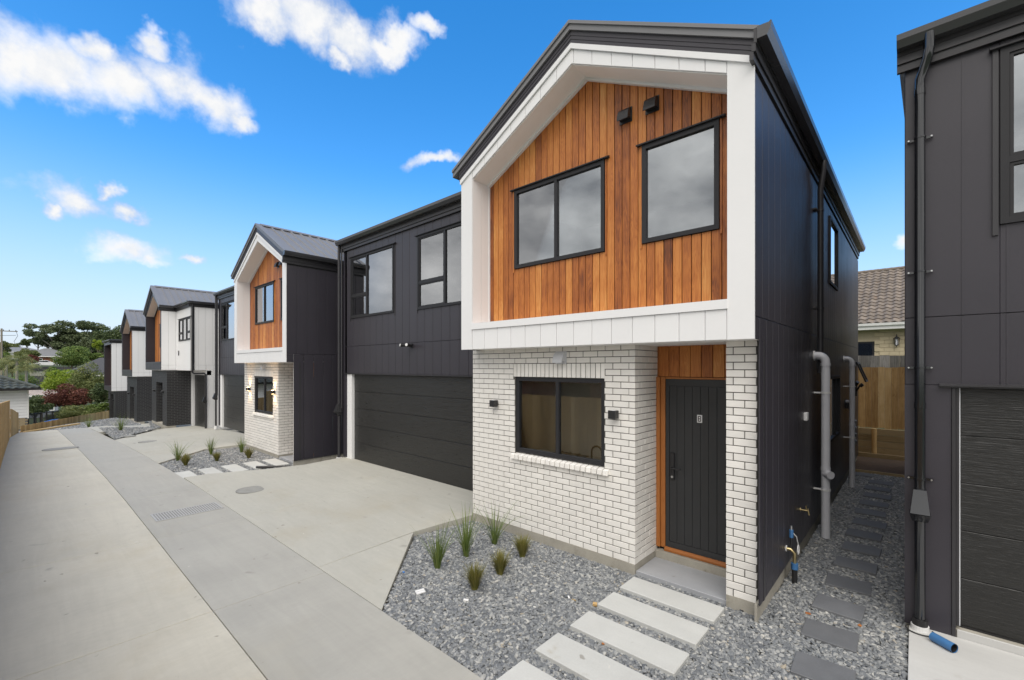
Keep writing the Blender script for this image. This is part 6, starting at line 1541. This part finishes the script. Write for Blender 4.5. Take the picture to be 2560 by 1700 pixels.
# big spreading tree on the skyline: flat tiers of foliage on pale limbs
def spreading_tree():
    d = 118; x, y = at(172, d); k = d / 1114.2
    root = thing('spreading_tree', 'large spreading tree with tiered dark crown on the skyline', 'tree', (x, y, -1.0), 'trees and shrubs beyond the drive')
    tiers = [(-68, 835, 20, 7), (-45, 824, 28, 8), (-20, 826, 30, 9), (8, 815, 36, 9), (38, 813, 32, 8), (58, 821, 14, 7), (-48, 846, 16, 7), (5, 836, 36, 10), (40, 838, 34, 11), (-10, 852, 30, 9), (30, 860, 40, 13), (55, 862, 26, 14), (-35, 862, 22, 8), (8, 876, 30, 10), (45, 884, 30, 12), (-20, 880, 26, 10), (20, 900, 30, 14), (50, 905, 24, 12), (-5, 845, 40, 14), (30, 848, 40, 16), (0, 866, 44, 16), (35, 878, 42, 18), (-15, 892, 36, 16), (15, 888, 40, 16), (62, 845, 20, 12)]
    cl = []; r = random.Random(3)
    for (ox, py, rx, rz) in tiers:
        for q in range(5):
            cl.append((x + r.uniform(-4, 4), y + (ox + r.uniform(-0.75, 0.75) * rx) * k, (916.7 - py + r.uniform(-0.8, 0.8) * rz) * k, 1.8, rx * k * 0.5, rz * k * 0.8))
    m = MB(); b = (x, y + 0.2, -2.0)
    for (ox, py, rx, rz) in tiers[:14]:
        e = (x + r.uniform(-2, 2), y + ox * k, (916.7 - py - rz * 0.6) * k); m.tube([b, (x, y + ox * k * 0.25, 2.2), (e[0], y + ox * k * 0.7, e[2] * 0.72 + 0.6), e], 0.36, 7, r2=0.08)
    m.build('trunk', 'bark_grey', root, autosmooth=True)
    link('crown', crown_mesh('crown', cl, 42000, 0.26, 5, 'leaf_spread'), root)
spreading_tree()
tree(180, 862, 922, 78, 70, 'dense round topped green tree below the spreading tree', 'leaf_mid', k=34, n=9000, seed=11, fr=0.4)
tree(160, 925, 985, 92, 46, 'bright lime green bushy tree', 'leaf_lime', k=30, n=8000, seed=12, leaf=0.09)
tree(166, 960, 1022, 98, 41, 'dark red leaved bush under the lime tree', 'leaf_red', name='red_bush', k=34, n=9000, seed=13, leaf=0.075, cat='bush')
tree(228, 905, 1010, 90, 44, 'tall olive green tree left of the farthest townhouse', 'leaf_olive', k=40, n=11000, seed=14, leaf=0.08)
tree(255, 955, 1040, 56, 42, 'dark shrub in the shade beside the farthest townhouse', 'leaf_dark', name='shrub', k=24, n=5000, seed=15, leaf=0.08, cat='shrub')
tree(90, 993, 1040, 60, 38, 'low dark hedge behind the black rail fence', 'leaf_dark', name='shrub', k=24, n=5500, seed=16, leaf=0.07, cat='shrub')
tree(195, 1012, 1050, 95, 37, 'mixed green shrubs right behind the far fence', 'leaf_olive', name='shrub', k=36, n=9000, seed=17, leaf=0.06, cat='shrub')
tree(245, 1005, 1038, 50, 38, 'leafy green shrub by the white panel', 'leaf_mid', name='shrub', k=20, n=4500, seed=18, leaf=0.06, cat='shrub')
tree(138, 1030, 1055, 40, 36, 'small dark shrub behind the blue kayak', 'leaf_dark', name='shrub', k=14, n=2500, seed=19, leaf=0.06, cat='shrub')
tree(140, 912, 950, 40, 60, 'dark green shrub under the round tree', 'leaf_mid', name='shrub', k=16, n=3500, seed=20, cat='shrub')
tree(245, 845, 875, 22, 90, 'pale green tree peeping beside the farthest roof', 'leaf_lime', k=12, n=2500, seed=21)
tree(262, 822, 880, 50, 100, 'dark tree on the skyline just behind the farthest roof', 'leaf_dark', k=22, n=5000, seed=22)
tree(292, 806, 872, 60, 96, 'tall dark tree on the skyline behind the fourth house', 'leaf_dark', k=24, n=5500, seed=23)
tree(68, 846, 868, 26, 150, 'small round hilltop tree at the left', 'leaf_dark', k=10, n=1800, seed=24)
tree(95, 844, 862, 44, 152, 'wide hilltop tree next to the spreading tree', 'leaf_dark', k=14, n=2500, seed=25)
tree(50, 854, 866, 24, 160, 'low hilltop tree left of the small round one', 'leaf_dark', k=8, n=1500, seed=26)
tree(8, 851, 890, 34, 95, 'dark tree at the left picture edge by the power pole', 'leaf_olive', k=14, n=3000, seed=27)
tree(70, 866, 900, 56, 95, 'brown green tree before the brick house', 'leaf_olive', k=20, n=4500, seed=28)
tree(82, 884, 912, 30, 92, 'reddish bush left of the parked car', 'leaf_red', name='red_bush', k=12, n=2500, seed=29, cat='bush')
tree(12, 880, 900, 30, 80, 'low green bush below the power pole', 'leaf_mid', name='bush', k=12, n=2500, seed=30, cat='bush')
tree(60, 938, 990, 70, 60, 'dark leafy bush under the palms', 'leaf_mid', name='bush', k=20, n=4500, seed=31, cat='bush')
tree(30, 890, 935, 60, 66, 'mixed green bush behind the palms at the left', 'leaf_olive', name='bush', k=20, n=4500, seed=32, cat='bush')
tree(105, 985, 1030, 60, 43, 'dark glossy shrub beside the red bush', 'leaf_dark', name='shrub', k=22, n=5500, seed=33, leaf=0.07, cat='shrub')
tree(150, 935, 960, 50, 64, 'small dark tree above the lime tree', 'leaf_dark', k=14, n=3000, seed=34)
tree(232, 878, 905, 40, 84, 'bushy green growth beside the dark roof', 'leaf_mid', name='bush', k=14, n=3000, seed=35, cat='bush')
tree(228, 838, 880, 36, 112, 'dark round crown joining the spreading tree', 'leaf_spread', k=14, n=3500, seed=36)
tree(20, 858, 872, 60, 150, 'low line of hilltop bushes at the far left', 'leaf_olive', name='bush', k=14, n=2500, seed=37, cat='bush')
def palm(px, py, d, label, seed, r=2.4):
    x, y = at(px, d); z = (916.7 - py) / 1114.2 * d; root = thing('palm_tree', label, 'palm', (x, y, TH(x, y)), 'palms left of the car'); q = random.Random(seed)
    MB().tube([(x, y, TH(x, y) - 0.2), (x + 0.1, y, z)], 0.16, 8, r2=0.11).build('trunk', 'bark_grey', root)
    v, f = [], []
    for i in range(22):
        a = q.uniform(0, 6.28); el = q.uniform(-0.1, 1.2); L = r * q.uniform(0.75, 1.1); S = 9; pts = []
        for s in range(S + 1):
            t_ = s / S; out = L * t_ * math.cos(el) + 0.1; zz = L * t_ * math.sin(el) - L * 0.75 * t_ ** 2.2
            pts.append(Vector((x + out * math.cos(a), y + out * math.sin(a), z + zz)))
        side = Vector((-math.sin(a), math.cos(a), 0))
        for s in range(1, S + 1):
            for k2 in (-1, 1):
                for e in range(2):
                    p = pts[s - 1].lerp(pts[s], e / 2); ln = L * 0.24 * math.sin(math.pi * (0.12 + 0.83 * s / S))
                    tip = p + side * k2 * ln + Vector((0, 0, -ln * 0.55)) + (pts[s] - pts[s - 1]) * 0.7
                    w = (pts[s] - pts[s - 1]) * 0.22; b = len(v); v += [tuple(p - w * 0.5), tuple(p + w * 0.5), tuple(tip)]; f.append((b, b + 1, b + 2))
    me = bpy.data.meshes.new('fronds'); me.from_pydata(v, [], f); me.materials.append(M['leaf_palm']); link('fronds', me, root)
palm(42, 902, 52, 'palm with drooping fronds above the dark tiled roof', 1, 2.6)
palm(66, 925, 50, 'lower palm to the right over the white house ridge', 2, 2.4)
palm(16, 912, 55, 'palm at the left picture edge behind the dark tiled roof', 3, 2.4)
palm(126, 930, 60, 'small palm half hidden before the grey block wall', 4, 1.5)
